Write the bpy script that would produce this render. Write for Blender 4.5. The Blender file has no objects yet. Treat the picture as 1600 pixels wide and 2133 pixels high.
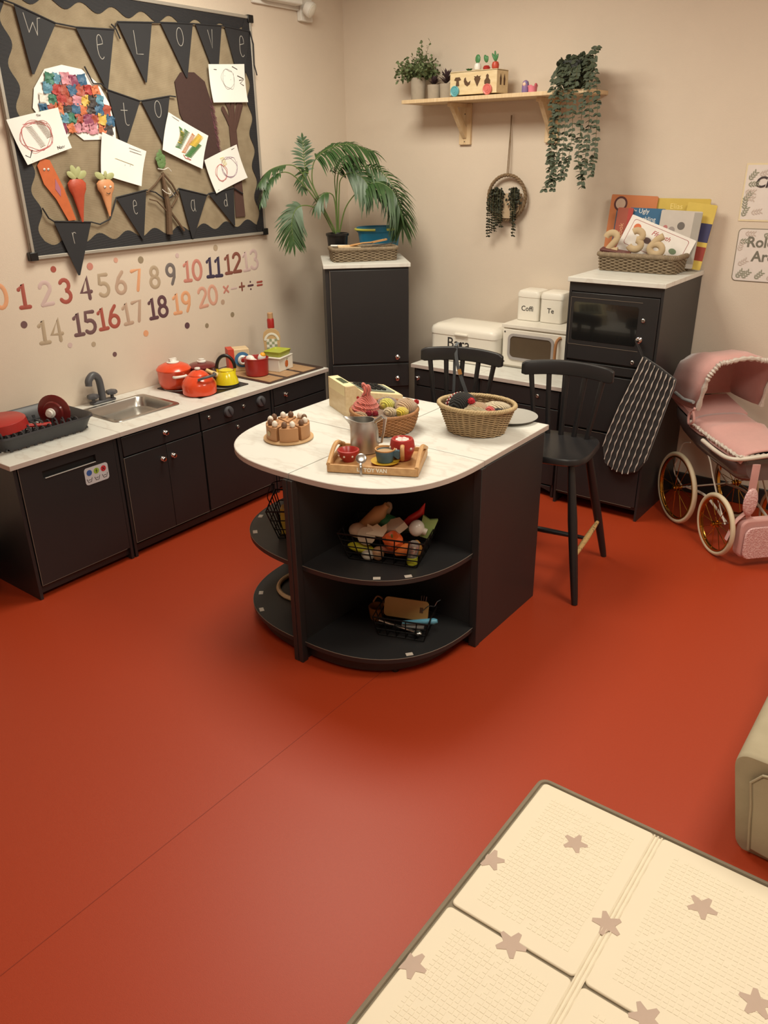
import bpy, math, random
from mathutils import Vector, Matrix, Euler
random.seed(7)
PI = math.pi
# ------------------------------------------------------------------ camera, world, lights
scn = bpy.context.scene
COL = scn.collection
scn.view_settings.view_transform = 'Standard'
scn.view_settings.look = 'None'
scn.view_settings.gamma = 1
scn.view_settings.use_curve_mapping = False
scn.view_settings.exposure = 0.0
F_PX = 1645.7
YAW, PITCH, ROLL = math.radians(37.411), math.radians(24.164), math.radians(0.904)
fw = Vector((-math.sin(YAW)*math.cos(PITCH), math.cos(YAW)*math.cos(PITCH), -math.sin(PITCH)))
rt = Vector((math.cos(YAW), math.sin(YAW), 0)); dn = fw.cross(rt)
r2 = math.cos(ROLL)*rt + math.sin(ROLL)*dn; d2 = -math.sin(ROLL)*rt + math.cos(ROLL)*dn
cd = bpy.data.cameras.new('camera'); cam = bpy.data.objects.new('camera', cd); COL.objects.link(cam)
m = Matrix.Identity(4)
for i, c in enumerate((r2, -d2, -fw)):
    for j in range(3): m[j][i] = c[j]
m[0][3], m[1][3], m[2][3] = 0, 0, 1.6
cam.matrix_world = m
cd.sensor_fit = 'HORIZONTAL'; cd.sensor_width = 36; cd.lens = F_PX*36/1600
cd.clip_start = .05
scn.camera = cam
W = bpy.data.worlds.new('world'); scn.world = W; W.use_nodes = True
W.node_tree.nodes['Background'].inputs[0].default_value = (1, .85, .68, 1)
W.node_tree.nodes['Background'].inputs[1].default_value = .05

LIGHT_COL = (1.0, .945, .785)
def area(name, loc, size, power, col=LIGHT_COL):
    l = bpy.data.lights.new(name, 'AREA'); l.shape = 'SQUARE'; l.size = size; l.energy = power; l.color = col
    o = bpy.data.objects.new(name, l); o.location = loc; COL.objects.link(o); return o
area('ceiling_panel_light', (-2.2, 2.5, 2.57), .8, 42)
area('ceiling_panel_light', (.15, 2.4, 2.57), .8, 37)
area('ceiling_panel_light', (-.5, .5, 2.57), .8, 27)

# ------------------------------------------------------------------ materials
def lin(c):
    return tuple(((x/255)/12.92 if x/255 <= .04045 else ((x/255+.055)/1.055)**2.4) for x in c)
MATS = {}
def mat(name, col, rough=.55, metal=0, var=.06, scale=30, bump=0, bscale=200, coat=0, trans=0, emit=0, kind=None, col2=None, spec=None, sheen=0):
    if name in MATS: return MATS[name]
    M = bpy.data.materials.new(name); M.use_nodes = True; MATS[name] = M
    nt = M.node_tree; N = nt.nodes; L = nt.links; b = N['Principled BSDF']
    c = lin(col); c2 = lin(col2) if col2 else tuple(x*(1-var*2) for x in c)
    tc = N.new('ShaderNodeTexCoord')
    def mix(fac, a, bb):
        mx = N.new('ShaderNodeMix'); mx.data_type = 'RGBA'
        L.new(fac, mx.inputs[0]); mx.inputs[6].default_value = (*a, 1); mx.inputs[7].default_value = (*bb, 1)
        return mx.outputs[2]
    def noise(sc, det=3, vec=None):
        n = N.new('ShaderNodeTexNoise'); n.inputs['Scale'].default_value = sc; n.inputs['Detail'].default_value = det
        L.new(vec or tc.outputs['Object'], n.inputs['Vector']); return n.outputs['Fac']
    def mapping(scv):
        mp = N.new('ShaderNodeMapping'); mp.inputs['Scale'].default_value = scv; L.new(tc.outputs['Object'], mp.inputs['Vector']); return mp.outputs[0]
    def ramp(fac, a, bb):
        r = N.new('ShaderNodeValToRGB'); r.color_ramp.elements[0].position = a; r.color_ramp.elements[1].position = bb
        L.new(fac, r.inputs[0]); return r.outputs[0]
    h = None
    if kind == 'wood':
        f = noise(6, 4, mapping((1, 1, 14) if not isinstance(scale, tuple) else scale)); out = mix(ramp(f, .3, .7), c, c2)
    elif kind == 'weavecloth':
        w1 = N.new('ShaderNodeTexWave'); w1.inputs['Scale'].default_value = scale; w1.bands_direction = 'X'; w1.inputs['Distortion'].default_value = 1.5; L.new(tc.outputs['Object'], w1.inputs['Vector'])
        w2 = N.new('ShaderNodeTexWave'); w2.inputs['Scale'].default_value = scale; w2.bands_direction = 'Y'; w2.inputs['Distortion'].default_value = 1.5; L.new(tc.outputs['Object'], w2.inputs['Vector'])
        mm = N.new('ShaderNodeMath'); mm.operation = 'MULTIPLY'; L.new(w1.outputs['Fac'], mm.inputs[0]); L.new(w2.outputs['Fac'], mm.inputs[1])
        ad = N.new('ShaderNodeMath'); ad.operation = 'ADD'; L.new(mm.outputs[0], ad.inputs[0]); L.new(noise(18), ad.inputs[1])
        h = mm.outputs[0]; out = mix(ramp(ad.outputs[0], .35, 1.1), c2, c)
    elif kind == 'ridge':
        w1 = N.new('ShaderNodeTexWave'); w1.inputs['Scale'].default_value = scale; w1.bands_direction = 'Y'; L.new(tc.outputs['Object'], w1.inputs['Vector'])
        h = w1.outputs['Fac']; out = mix(h, c2, c)
    elif kind == 'speck':
        f = noise(scale, 2); out = mix(ramp(f, .58, .66), c, c2)
    elif kind == 'marble':
        f = noise(5, 6, mapping((1, 2.4, 1))); v = N.new('ShaderNodeMath'); v.operation = 'ABSOLUTE'
        s = N.new('ShaderNodeMath'); s.operation = 'SUBTRACT'; s.inputs[1].default_value = .5; L.new(f, s.inputs[0]); L.new(s.outputs[0], v.inputs[0])
        o1 = ramp(v.outputs[0], .0, .035); out = mix(o1, c2, c)
    elif kind == 'sequin':
        vo = N.new('ShaderNodeTexVoronoi'); vo.inputs['Scale'].default_value = scale; L.new(tc.outputs['Object'], vo.inputs['Vector'])
        out = mix(vo.outputs['Distance'], c, c2); h = vo.outputs['Distance']
    else:
        out = mix(noise(scale), c, c2)
    L.new(out, b.inputs['Base Color'])
    b.inputs['Roughness'].default_value = rough; b.inputs['Metallic'].default_value = metal
    b.inputs['Coat Weight'].default_value = coat; b.inputs['Transmission Weight'].default_value = trans
    if spec is not None: b.inputs['Specular IOR Level'].default_value = spec
    if sheen: b.inputs['Sheen Weight'].default_value = sheen
    if bump:
        bp = N.new('ShaderNodeBump'); bp.inputs['Strength'].default_value = bump; bp.inputs['Distance'].default_value = .002
        L.new(h if h is not None else noise(bscale, 2), bp.inputs['Height']); L.new(bp.outputs[0], b.inputs['Normal'])
    return M

# ------------------------------------------------------------------ mesh builder
def fr(ax, up=None):
    """matrix whose z is ax"""
    z = Vector(ax).normalized(); u = Vector(up) if up else (Vector((0, 0, 1)) if abs(z.z) < .9 else Vector((1, 0, 0)))
    x = u.cross(z).normalized(); y = z.cross(x)
    return Matrix((x, y, z)).transposed().to_4x4()
class G:
    def __init__(s): s.v = []; s.f = []; s.mi = []; s.cur = 0
    def add(s, vs, fs, M=None):
        o = len(s.v)
        for v in vs:
            v = Vector(v); s.v.append(M @ v if M else v)
        for f in fs: s.f.append([i+o for i in f]); s.mi.append(s.cur)
        return s
    def box(s, x0, x1, y0, y1, z0, z1, M=None):
        vs = [(x, y, z) for z in (z0, z1) for y in (y0, y1) for x in (x0, x1)]
        return s.add(vs, [(0, 2, 3, 1), (4, 5, 7, 6), (0, 1, 5, 4), (2, 6, 7, 3), (0, 4, 6, 2), (1, 3, 7, 5)], M)
    def prism(s, pts, z0, z1, M=None):
        n = len(pts)
        a = sum(pts[i][0]*pts[(i+1) % n][1]-pts[(i+1) % n][0]*pts[i][1] for i in range(n))
        if a < 0: pts = pts[::-1]
        vs = [(p[0], p[1], z0) for p in pts]+[(p[0], p[1], z1) for p in pts]
        return s.add(vs, [tuple(range(n))[::-1], tuple(range(n, 2*n))]+[(i, (i+1) % n, (i+1) % n+n, i+n) for i in range(n)], M)
    def tube(s, pts, r, n=8, M=None, closed=False, sz=1, cap=True):
        pts = [Vector(p) for p in pts]; m_ = len(pts); rs = r if isinstance(r, (list, tuple)) else [r]*m_
        vs = []; prev = None
        for i, p in enumerate(pts):
            if closed: t = pts[(i+1) % m_]-pts[i-1]
            else: t = pts[min(i+1, m_-1)]-pts[max(i-1, 0)]
            if t.length < 1e-9: t = Vector((0, 0, 1))
            t.normalize()
            if prev is None:
                a = Vector((0, 0, 1)) if abs(t.z) < .9 else Vector((1, 0, 0)); x = (a-t*a.dot(t)).normalized()
            else:
                x = prev-t*prev.dot(t)
                x = x.normalized() if x.length > 1e-6 else t.orthogonal().normalized()
            prev = x; y = t.cross(x)
            for k in range(n):
                a = 2*PI*k/n; vs.append(p+x*(math.cos(a)*rs[i]*sz)+y*(math.sin(a)*rs[i]))
        fs = []
        for i in range(m_ if closed else m_-1):
            for k in range(n):
                j = (i+1) % m_; fs.append((i*n+k, i*n+(k+1) % n, j*n+(k+1) % n, j*n+k))
        if not closed and cap: fs += [tuple(range(n))[::-1], tuple(range((m_-1)*n, m_*n))]
        return s.add(vs, fs, M)
    def lathe(s, prof, n=32, M=None, sx=1, sy=1, fn=None, cap=True):
        vs = []; fs = []; m_ = len(prof)
        for i, (r, z) in enumerate(prof):
            for k in range(n):
                a = 2*PI*k/n; q = (r*math.cos(a)*sx, r*math.sin(a)*sy, z); vs.append(fn(q, a, i) if fn else q)
        for i in range(m_-1):
            for k in range(n): fs.append((i*n+k, i*n+(k+1) % n, (i+1)*n+(k+1) % n, (i+1)*n+k))
        if cap: fs += [tuple(range(n))[::-1], tuple(range((m_-1)*n, m_*n))]
        return s.add(vs, fs, M)
    def ball(s, c, r, n=14, M=None, wob=0):
        rx, ry, rz = r if isinstance(r, (tuple, list)) else (r, r, r); c = Vector(c)
        vs = [c+Vector((0, 0, -rz))]; m_ = max(4, n//2)
        R_ = M.to_3x3() if M else None
        for i in range(1, m_):
            ph = -PI/2+PI*i/m_
            for k in range(n):
                a = 2*PI*k/n; w = 1+wob*random.uniform(-1, 1)
                vs.append(c+Vector((rx*math.cos(ph)*math.cos(a), ry*math.cos(ph)*math.sin(a), rz*math.sin(ph)))*w)
        vs.append(c+Vector((0, 0, rz))); L_ = len(vs)-1
        if R_: vs = [c+R_ @ (v-c) for v in vs]
        fs = [(0, 1+(k+1) % n, 1+k) for k in range(n)]
        for i in range(m_-2):
            for k in range(n): fs.append((1+i*n+k, 1+i*n+(k+1) % n, 1+(i+1)*n+(k+1) % n, 1+(i+1)*n+k))
        fs += [(L_, 1+(m_-2)*n+k, 1+(m_-2)*n+(k+1) % n) for k in range(n)]
        return s.add(vs, fs)
    def stroke(s, pts, r, sz=.12, M=None):
        """flat round-ended stroke lying in the local xy plane"""
        P = [Vector((p[0], p[1], 0)) for p in pts]
        a = P[0]-(P[1]-P[0]).normalized()*r*.8; b = P[-1]+(P[-1]-P[-2]).normalized()*r*.8
        return s.tube([a]+P+[b], [r*.5]+[r]*len(P)+[r*.5], 8, M, sz=sz)
    def out(s, name, mt, parent=None, M=None, bevel=0, loc=None, rot=None, ang=38):
        me = bpy.data.meshes.new(name)
        me.from_pydata([tuple(v) for v in s.v], [], s.f)
        for x in (mt if isinstance(mt, (list, tuple)) else [mt]): me.materials.append(x)
        if max(s.mi, default=0): me.polygons.foreach_set('material_index', s.mi)
        me.polygons.foreach_set('use_smooth', [True]*len(me.polygons))
        me.update(); me.set_sharp_from_angle(angle=math.radians(ang))
        o = bpy.data.objects.new(name, me); COL.objects.link(o)
        if parent: o.parent = parent
        if M: o.matrix_local = M
        if loc: o.location = loc
        if rot: o.rotation_euler = rot
        if bevel:
            b = o.modifiers.new('bevel', 'BEVEL'); b.width = bevel; b.segments = 2; b.limit_method = 'ANGLE'; b.angle_limit = math.radians(50)
        return o
def T(name, label, cat, loc=(0, 0, 0), rz=0, group=None, M=None):
    o = bpy.data.objects.new(name, None); COL.objects.link(o); o.empty_display_size = .02
    if M: o.matrix_world = M
    else: o.location = loc; o.rotation_euler = (0, 0, rz)
    o['label'] = label; o['category'] = cat
    if group: o['group'] = group
    return o
def tag(o, label, cat, group=None):
    o['label'] = label; o['category'] = cat
    if group: o['group'] = group
    return o
def struct(o): o['kind'] = 'structure'; return o
def copy_tree(o, parent=None):
    c = o.copy(); COL.objects.link(c)
    if parent: c.parent = parent
    for ch in list(o.children): copy_tree(ch, c)
    return c
def arc(cx, cy, rx, ry, a0, a1, n=10):
    return [(cx+rx*math.cos(math.radians(a0+(a1-a0)*i/n)), cy+ry*math.sin(math.radians(a0+(a1-a0)*i/n))) for i in range(n+1)]
def cr(pts, k=6):
    """catmull-rom through 3-D points"""
    P = [Vector(p) for p in pts]; P = [P[0]*2-P[1]]+P+[P[-1]*2-P[-2]]; o = []
    for i in range(1, len(P)-2):
        for j in range(k):
            t = j/k; a, b, c, d = P[i-1:i+3]
            o.append(.5*((2*b)+(c-a)*t+(2*a-5*b+4*c-d)*t*t+(3*b-a-3*c+d)*t**3))
    o.append(P[-2]); return o
def rrect(x0, x1, y0, y1, r, n=5):
    return (arc(x1-r, y1-r, r, r, 0, 90, n)+arc(x0+r, y1-r, r, r, 90, 180, n)+arc(x0+r, y0+r, r, r, 180, 270, n)+arc(x1-r, y0+r, r, r, 270, 360, n))
def text_mesh(body, size, mt, parent, M, depth=.0004, shear=0, name='lettering', offset=0, align='CENTER'):
    cu = bpy.data.curves.new('t', 'FONT'); cu.body = body; cu.size = size; cu.extrude = depth; cu.align_x = align; cu.align_y = 'CENTER'; cu.shear = shear; cu.offset = offset; cu.resolution_u = 3
    cu.space_line = .9
    t = bpy.data.objects.new('t', cu); COL.objects.link(t)
    dg = bpy.context.evaluated_depsgraph_get(); me = bpy.data.meshes.new_from_object(t.evaluated_get(dg))
    bpy.data.objects.remove(t); bpy.data.curves.remove(cu)
    me.materials.clear(); me.materials.append(mt); me.name = name
    o = bpy.data.objects.new(name, me); COL.objects.link(o)
    if parent: o.parent = parent
    o.matrix_local = M; return o
LX, BY = -3.25, 3.945
def LW(y, z, off=0, rot=0):       # frame on the left wall: x along the wall, y up, z into the room
    M_ = Matrix(((0, 0, 1, LX+off), (1, 0, 0, y), (0, 1, 0, z), (0, 0, 0, 1)))
    return M_ @ Matrix.Rotation(rot, 4, 'Z')
def BW(x, z, off=0, rot=0):       # frame on the back wall
    M_ = Matrix(((1, 0, 0, x), (0, 0, -1, BY-off), (0, 1, 0, z), (0, 0, 0, 1)))
    return M_ @ Matrix.Rotation(rot, 4, 'Z')
def TR(x, y, z, rz=0): return Matrix.Translation((x, y, z)) @ Matrix.Rotation(rz, 4, 'Z')
def P3(*a): return Vector(a)

# palette
wallm = mat('wall_paint', (219, 204, 187), .85, var=.03, scale=6, bump=.25, bscale=260)
floorm = mat('red_vinyl', (166, 56, 22), .46, var=.06, scale=160, bump=.12, bscale=500)
ceilm = mat('ceiling_paint', (225, 218, 205), .9)
blackw = mat('charcoal_paint', (42, 41, 42), .42, var=.05, scale=12)
blackd = mat('charcoal_recess', (20, 19, 21), .6)
edgem = mat('bare_edge', (120, 108, 96), .6)
topm = mat('pale_laminate', (220, 219, 212), .36, kind='marble', col2=(210, 206, 198))
topedge = mat('laminate_edge', (192, 180, 172), .5)
chrome = mat('chrome', (225, 225, 228), .12, 1)
steel = mat('brushed_steel', (190, 188, 184), .28, 1, bump=.05, bscale=300)
alu = mat('aluminium', (206, 203, 198), .42, 1, var=.1, scale=40)
greyp = mat('grey_plastic', (84, 84, 88), .42)
greyp2 = mat('dark_grey_plastic', (58, 58, 62), .42)
whitep = mat('white_plastic', (236, 233, 226), .35)
pinew = mat('pine', (222, 198, 162), .5, kind='wood', scale=(14, 1, 14), col2=(206, 176, 134))
palew = mat('pale_wood', (226, 206, 168), .45, kind='wood', scale=(3, 12, 12), col2=(212, 188, 144))
creamw = mat('cream_wood', (238, 224, 176), .45, var=.03)
midw = mat('beech', (196, 150, 98), .5, kind='wood', scale=(3, 10, 10), col2=(176, 128, 78))
redp = mat('red_paint', (168, 44, 40), .32)
orangep = mat('orange_enamel', (226, 78, 42), .24, coat=.3)
maroon = mat('maroon_enamel', (112, 36, 36), .24, coat=.3)
yellowp = mat('yellow_enamel', (226, 206, 34), .2, coat=.4)
blackp = mat('black_plastic', (22, 22, 24), .35)
rubber = mat('white_rubber', (214, 198, 168), .6)
gold = mat('gold_metal', (196, 150, 70), .22, 1)
wire = mat('black_wire', (26, 23, 22), .4, .6)
paper = mat('paper', (240, 238, 234), .8, var=.02)
inkm = mat('ink', (40, 36, 36), .7)
chalk = mat('chalk', (176, 172, 166), .9)
card = mat('black_card', (40, 40, 44), .75)
whitem = mat('white_paint', (234, 228, 216), .4, var=.03, scale=9)

# ------------------------------------------------------------------ room
X1, Y0, CZ = 1.8, -1.8, 2.62
struct(G().box(LX-.1, X1, Y0, BY+.1, -.1, 0).out('floor', floorm))
struct(G().box(LX-.1, X1, Y0, BY+.1, CZ, CZ+.1).out('ceiling', ceilm))
struct(G().box(LX-.1, LX, Y0, BY+.1, 0, CZ).out('wall_left', wallm))
struct(G().box(LX, X1, BY, BY+.1, 0, CZ).out('wall_back', wallm))
struct(G().box(X1, X1+.1, Y0, BY+.1, 0, CZ).out('wall_right', wallm))
struct(G().box(LX-.1, X1, Y0-.1, Y0, 0, CZ).out('wall_front', wallm))
struct(G().box(LX, X1, BY-.012, BY, 0, .1).out('baseboard_back', blackw, bevel=.004))
struct(G().box(LX, LX+.012, Y0, BY-.012, 0, .1).out('baseboard_left', blackw, bevel=.004))
seam = mat('floor_weld', (140, 46, 22), .5)
struct(G().box(-.001, .001, -2.2, 1.6, 0, .0006).out('trim_1', seam, loc=(-1.37, .9, 0)))

# ------------------------------------------------------------------ stroke digits / letters (unit height 1)
def cir(cx, cy, rx, ry): return arc(cx, cy, rx, ry, 90, 450, 18)
GL = {
 '0': (.62, [cir(.31, .5, .27, .46)]),
 '1': (.5, [[(.06, .76), (.26, .98), (.26, .02)], [(.04, .02), (.48, .02)]]),
 '2': (.6, [arc(.29, .72, .24, .25, 165, -30, 10)+[(.04, .04)], [(.04, .04), (.56, .04)]]),
 '3': (.56, [arc(.26, .74, .22, .23, 150, -80, 10)+arc(.26, .27, .26, .25, 80, -150, 12)]),
 '4': (.62, [[(.56, .32), (.04, .32), (.4, .97), (.44, .02)]]),
 '5': (.58, [[(.5, .96), (.1, .96), (.08, .56)]+arc(.26, .31, .27, .28, 115, -140, 12)]),
 '6': (.58, [[(.42, .97), (.2, .72)]+arc(.29, .28, .25, .26, 165, 525, 18)]),
 '7': (.56, [[(.04, .92), (.52, .97), (.28, .02)]]),
 '8': (.56, [cir(.28, .74, .2, .22), cir(.28, .27, .25, .25)]),
 '9': (.56, [cir(.27, .7, .23, .26), [(.5, .7), (.46, .35), (.3, .03)]]),
 'W': (.8, [[(0, .95), (.14, .2)], [(.14, .2), (.4, .62)], [(.4, .62), (.54, .12)], [(.54, .12), (.66, .8)], [(.66, .8), (.8, .82)]]),
 'L': (.5, [[(.08, 1), (.12, .02), (.5, .04)]]),
 'e': (.5, [[(.1, .55)]+arc(.26, .68, .15, .3, -10, 160, 8)+arc(.28, .4, .18, .4, 170, 310, 8)]),
 'o': (.5, [cir(.25, .5, .22, .42)]),
 'v': (.5, [[(.04, .9), (.28, .05), (.36, .95)]]),
 't': (.5, [[(.25, 1), (.23, .3)]+arc(.36, .2, .13, .17, 180, 300, 5), [(.05, .68), (.42, .68)]]),
 'r': (.5, [[(.08, .9), (.16, .02)], [(.1, .6)]+arc(.28, .62, .18, .3, 150, 40, 6)]),
 'a': (.5, [arc(.25, .5, .18, .42, 60, 330, 12), [(.42, .95), (.42, .3), (.5, .05)]]),
 'd': (.5, [cir(.22, .3, .17, .28), [(.36, 1.1), (.4, .3), (.44, .02)]]),
}

# ------------------------------------------------------------------ wall numbers (left wall)
NC = dict(pink=(212, 160, 140), rust=(166, 84, 72), lilac=(205, 180, 176), mauve=(112, 82, 84), taupe=(178, 158, 134), peach=(222, 162, 122),
          greige=(186, 158, 138), slate=(116, 108, 106), navy=(66, 56, 78), plum=(96, 66, 74), olive=(150, 134, 110), rose=(198, 132, 118), brown=(134, 82, 70))
def ncol(c): return mat('sticker_'+c, NC[c], .6, var=.01)
NUMS = [('0', 1.689, 1.104, 'peach'), ('1', 1.79, 1.094, 'rust'), ('2', 1.892, 1.09, 'lilac'), ('3', 1.984, 1.089, 'rust'), ('4', 2.087, 1.088, 'mauve'), ('5', 2.179, 1.089, 'taupe'), ('6', 2.27, 1.09, 'greige'), ('7', 2.36, 1.091, 'peach'),
        ('8', 2.464, 1.092, 'taupe'), ('9', 2.563, 1.094, 'slate'), ('10', 2.700, 1.097, 'rose'), ('11', 2.843, 1.100, 'navy'), ('12', 2.973, 1.104, 'brown'), ('13', 3.099, 1.107, 'lilac'),
        ('14', 1.883, .933, 'taupe'), ('15', 2.051, .939, 'mauve'), ('16', 2.178, .945, 'rust'), ('17', 2.312, .949, 'greige'), ('18', 2.461, .950, 'plum'), ('19', 2.609, .952, 'peach'), ('20', 2.781, .960, 'pink')]
for s_, y, z, c in NUMS:
    g = G(); wtot = sum(GL[ch][0] for ch in s_)+.08*(len(s_)-1); x = -wtot/2; S = .098
    for ch in s_:
        for st in GL[ch][1]: g.stroke([((px+x)*S, (py-.5)*S) for px, py in st], .0088)
        x += GL[ch][0]+.08
    tag(g.out('number_sticker', ncol(c), M=LW(y, z, .0005, random.uniform(-.05, .05))), 'muted %s wall sticker of the number %s on the left wall' % (c, s_), 'sticker', 'number stickers on the left wall')
SY = [('multiplication', 2.909, .978, 'rose', [[(-.3, -.3), (.3, .3)], [(-.3, .3), (.3, -.3)]]), ('minus', 2.964, .976, 'lilac', [[(-.35, 0), (.35, 0)]]), ('plus', 3.023, .978, 'brown', [[(-.35, 0), (.35, 0)], [(0, -.38), (0, .38)]]),
      ('division', 3.087, .976, 'plum', [[(-.35, 0), (.35, 0)], [(0, .36), (0, .38)], [(0, -.38), (0, -.36)]]), ('equals', 3.156, .978, 'rust', [[(-.35, .16), (.35, .16)], [(-.35, -.16), (.35, -.16)]])]
for s_, y, z, c, sts in SY:
    g = G()
    for st in sts: g.stroke([(a*.052, b*.052) for a, b in st], .0056)
    tag(g.out('symbol_sticker', ncol(c), M=LW(y, z, .0005)), 'small %s wall sticker of the %s sign' % (c, s_), 'sticker', 'maths sign stickers on the left wall')
DOTS = [(1.946, 1.184, .0075, 'rust', 'rust red dot just below the board left corner'), (2.124, 1.177, .009, 'rose', 'rose dot right of the pennant tip'), (2.262, 1.19, .0065, 'pink', 'small pink dot above the number 6'),
        (2.398, 1.178, .009, 'olive', 'olive dot above the number 7'), (2.614, 1.177, .0065, 'lilac', 'lilac dot above the number 9'), (2.864, 1.191, .0085, 'taupe', 'taupe dot above the number 11'),
        (1.767, .978, .0085, 'mauve', 'mauve dot below the number 1'), (1.961, .856, .0065, 'lilac', 'pale lilac dot below the number 14'), (2.079, .839, .0065, 'taupe', 'pale taupe dot below the number 15'), (2.181, .773, .0065, 'mauve', 'lowest mauve dot above the sink tap'),
        (2.371, .839, .0085, 'peach', 'peach dot below the number 17'), (2.626, .835, .009, 'plum', 'dark plum dot above the yellow kettle'), (2.754, .814, .007, 'olive', 'olive dot right of the dark plum dot'), (2.937, .843, .0075, 'olive', 'olive dot below the equals sign'), (2.878, .917, .0075, 'greige', 'greige dot below the number 20')]
for y, z, r, c, l in DOTS:
    tag(G().prism(arc(0, 0, r*1.75, r*1.75, 0, 345, 23), 0, .0006).out('dot_sticker', ncol(c), M=LW(y, z, .0005)), l+' on the left wall', 'sticker', 'dot stickers on the left wall')

# ------------------------------------------------------------------ notice board
BY0, BY1, BZ0, BZ1 = 1.85, 3.215, 1.232, 2.24
nb = T('notice_board', 'large hessian notice board with black scalloped border on the left wall', 'notice board', M=LW(BY0, BZ0))
bw, bh = BY1-BY0, BZ1-BZ0
g = G()
for a in ((0, bw, 0, .014), (0, bw, bh-.014, bh), (0, .014, 0, bh), (bw-.014, bw, 0, bh)): g.box(a[0], a[1], a[2], a[3], 0, .022)
g.out('frame', mat('board_frame', (176, 170, 160), .4, .3), nb, bevel=.002)
g = G()
for cx, cy in ((0, 0), (bw, 0), (0, bh), (bw, bh)): g.box(cx-.012 if cx == 0 else cx-.025, cx+.025 if cx == 0 else cx+.012, cy-.004 if cy == 0 else cy-.03, cy+.03 if cy == 0 else cy+.004, .0, .026)
g.out('corner_cap', blackp, nb, bevel=.003)
G().box(.01, bw-.01, .01, bh-.01, .004, .014).out('backing', mat('hessian', (170, 154, 128), .9, kind='weavecloth', scale=130, col2=(136, 120, 96), bump=.6), nb)
bord = mat('ridged_black_card', (46, 46, 50), .7, kind='ridge', scale=70, col2=(30, 30, 34), bump=.5)
def scal(L_, w, per, amp):
    n = int(L_/per*12); pts = [(0, 0), (L_, 0)]
    for i in range(n, -1, -1):
        x = L_*i/n; pts.append((x, w+amp*math.sin(x/per*2*PI)))
    return pts
pr_ = [(scal(bw, .066, .15, .016), Matrix.Translation((0, 0, 0))), ([(x, -y) for x, y in scal(bw, .066, .15, .016)], Matrix.Translation((0, bh, 0))),
       ([(y, x) for x, y in scal(bh, .066, .15, .016)], Matrix.Identity(4)), ([(-y, x) for x, y in scal(bh, .052, .15, .014)], Matrix.Translation((bw, 0, 0)))]
for i, (pts, M_) in enumerate(pr_): G().prism(pts, .015+.0008*i, .0165+.0008*i).out('border_strip', bord, nb, M=M_)

def pn(pts):  # board coordinates
    return pts
def pennants(name, label, flags, cords, grp=None):
    o = T(name, label, 'bunting', M=LW(flags[0][0][0][0], flags[0][0][0][1], .024))
    ox, oz = flags[0][0][0]
    for tri, ch, lsz, (lx, lz) in flags:
        a, b, c = [(p[0]-ox, p[1]-oz) for p in tri]
        g = G(); nx = 5
        g.prism([a, b, (c[0]+.004, c[1]), (c[0]-.004, c[1])], 0, .002)
        f = g.out('pennant', card, o)
        g = G()
        cx, cz = (a[0]+b[0]+c[0])/3+lx, (a[1]+b[1]+c[1])/3+lz
        wl = GL[ch][0]
        for st in GL[ch][1]: g.stroke([(cx+(p[0]-wl/2)*lsz, cz+(p[1]-.5)*lsz) for p in st], .0013, sz=.3)
        g.out('chalk_letter', chalk, f, loc=(0, 0, .0024))
    for cpts in cords: G().tube([P3(p[0]-ox, p[1]-oz, .003) for p in cpts], .0032, 6).out('cord', card, o)
    return o
pennants('bunting', 'top row of black pennants chalked W e L o v e', [
    (((1.963, 2.15), (2.128, 2.101), (1.994, 1.918)), 'W', .085, (0, .03)), (((2.217, 2.098), (2.401, 2.106), (2.326, 1.88)), 'e', .09, (.005, .01)), (((2.422, 2.135), (2.603, 2.150), (2.534, 1.918)), 'L', .09, (-.005, .0)),
    (((2.651, 2.155), (2.835, 2.168), (2.769, 1.95)), 'o', .085, (0, .02)), (((2.85, 2.171), (3.012, 2.177), (2.954, 1.95)), 'v', .085, (0, .02)), (((3.03, 2.18), (3.19, 2.175), (3.118, 1.9)), 'e', .09, (.02, .02))],
    [[(1.91, 2.16), (1.963, 2.15), (2.128, 2.103), (2.217, 2.098), (2.401, 2.107), (2.422, 2.137), (2.603, 2.152), (2.651, 2.157), (2.835, 2.17), (3.012, 2.179), (3.195, 2.172)], [(3.195, 2.17), (3.212, 2.12), (3.208, 2.03), (3.222, 1.985)], [(2.39, 2.125), (2.41, 2.11), (2.425, 2.075)]])
pennants('bunting', 'two middle black pennants chalked t and o under the collage', [
    (((2.325, 1.878), (2.488, 1.842), (2.367, 1.642)), 't', .09, (.005, .0)), (((2.495, 1.843), (2.656, 1.868), (2.592, 1.67)), 'o', .08, (0, .02))],
    [[(2.30, 1.90), (2.325, 1.88), (2.488, 1.843), (2.656, 1.87), (2.69, 1.868)], [(2.23, 1.96), (2.26, 1.90), (2.30, 1.90)]])
pennants('bunting', 'bottom row of black pennants chalked r e a d hanging past the frame', [
    (((1.971, 1.376), (2.148, 1.361), (2.049, 1.149)), 'r', .05, (.0, .01)), (((2.293, 1.454), (2.46, 1.478), (2.409, 1.27)), 'e', .06, (-.0, .01)), (((2.649, 1.478), (2.82, 1.442), (2.703, 1.25)), 'a', .06, (0, .01)), (((2.831, 1.448), (3.0, 1.469), (2.985, 1.29)), 'd', .055, (0, .01))],
    [[(1.93, 1.43), (1.95, 1.39), (1.971, 1.376), (2.148, 1.362), (2.19, 1.35), (2.245, 1.368), (2.27, 1.41), (2.293, 1.455), (2.46, 1.48), (2.51, 1.468), (2.56, 1.435), (2.6, 1.445), (2.649, 1.48), (2.82, 1.443), (2.831, 1.45), (3.0, 1.47), (3.06, 1.44)]])

def onboard(name, label, cat, y, z, grp=None, off=.026): return T(name, label, cat, M=LW(y, z, off), group=grp)
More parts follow.
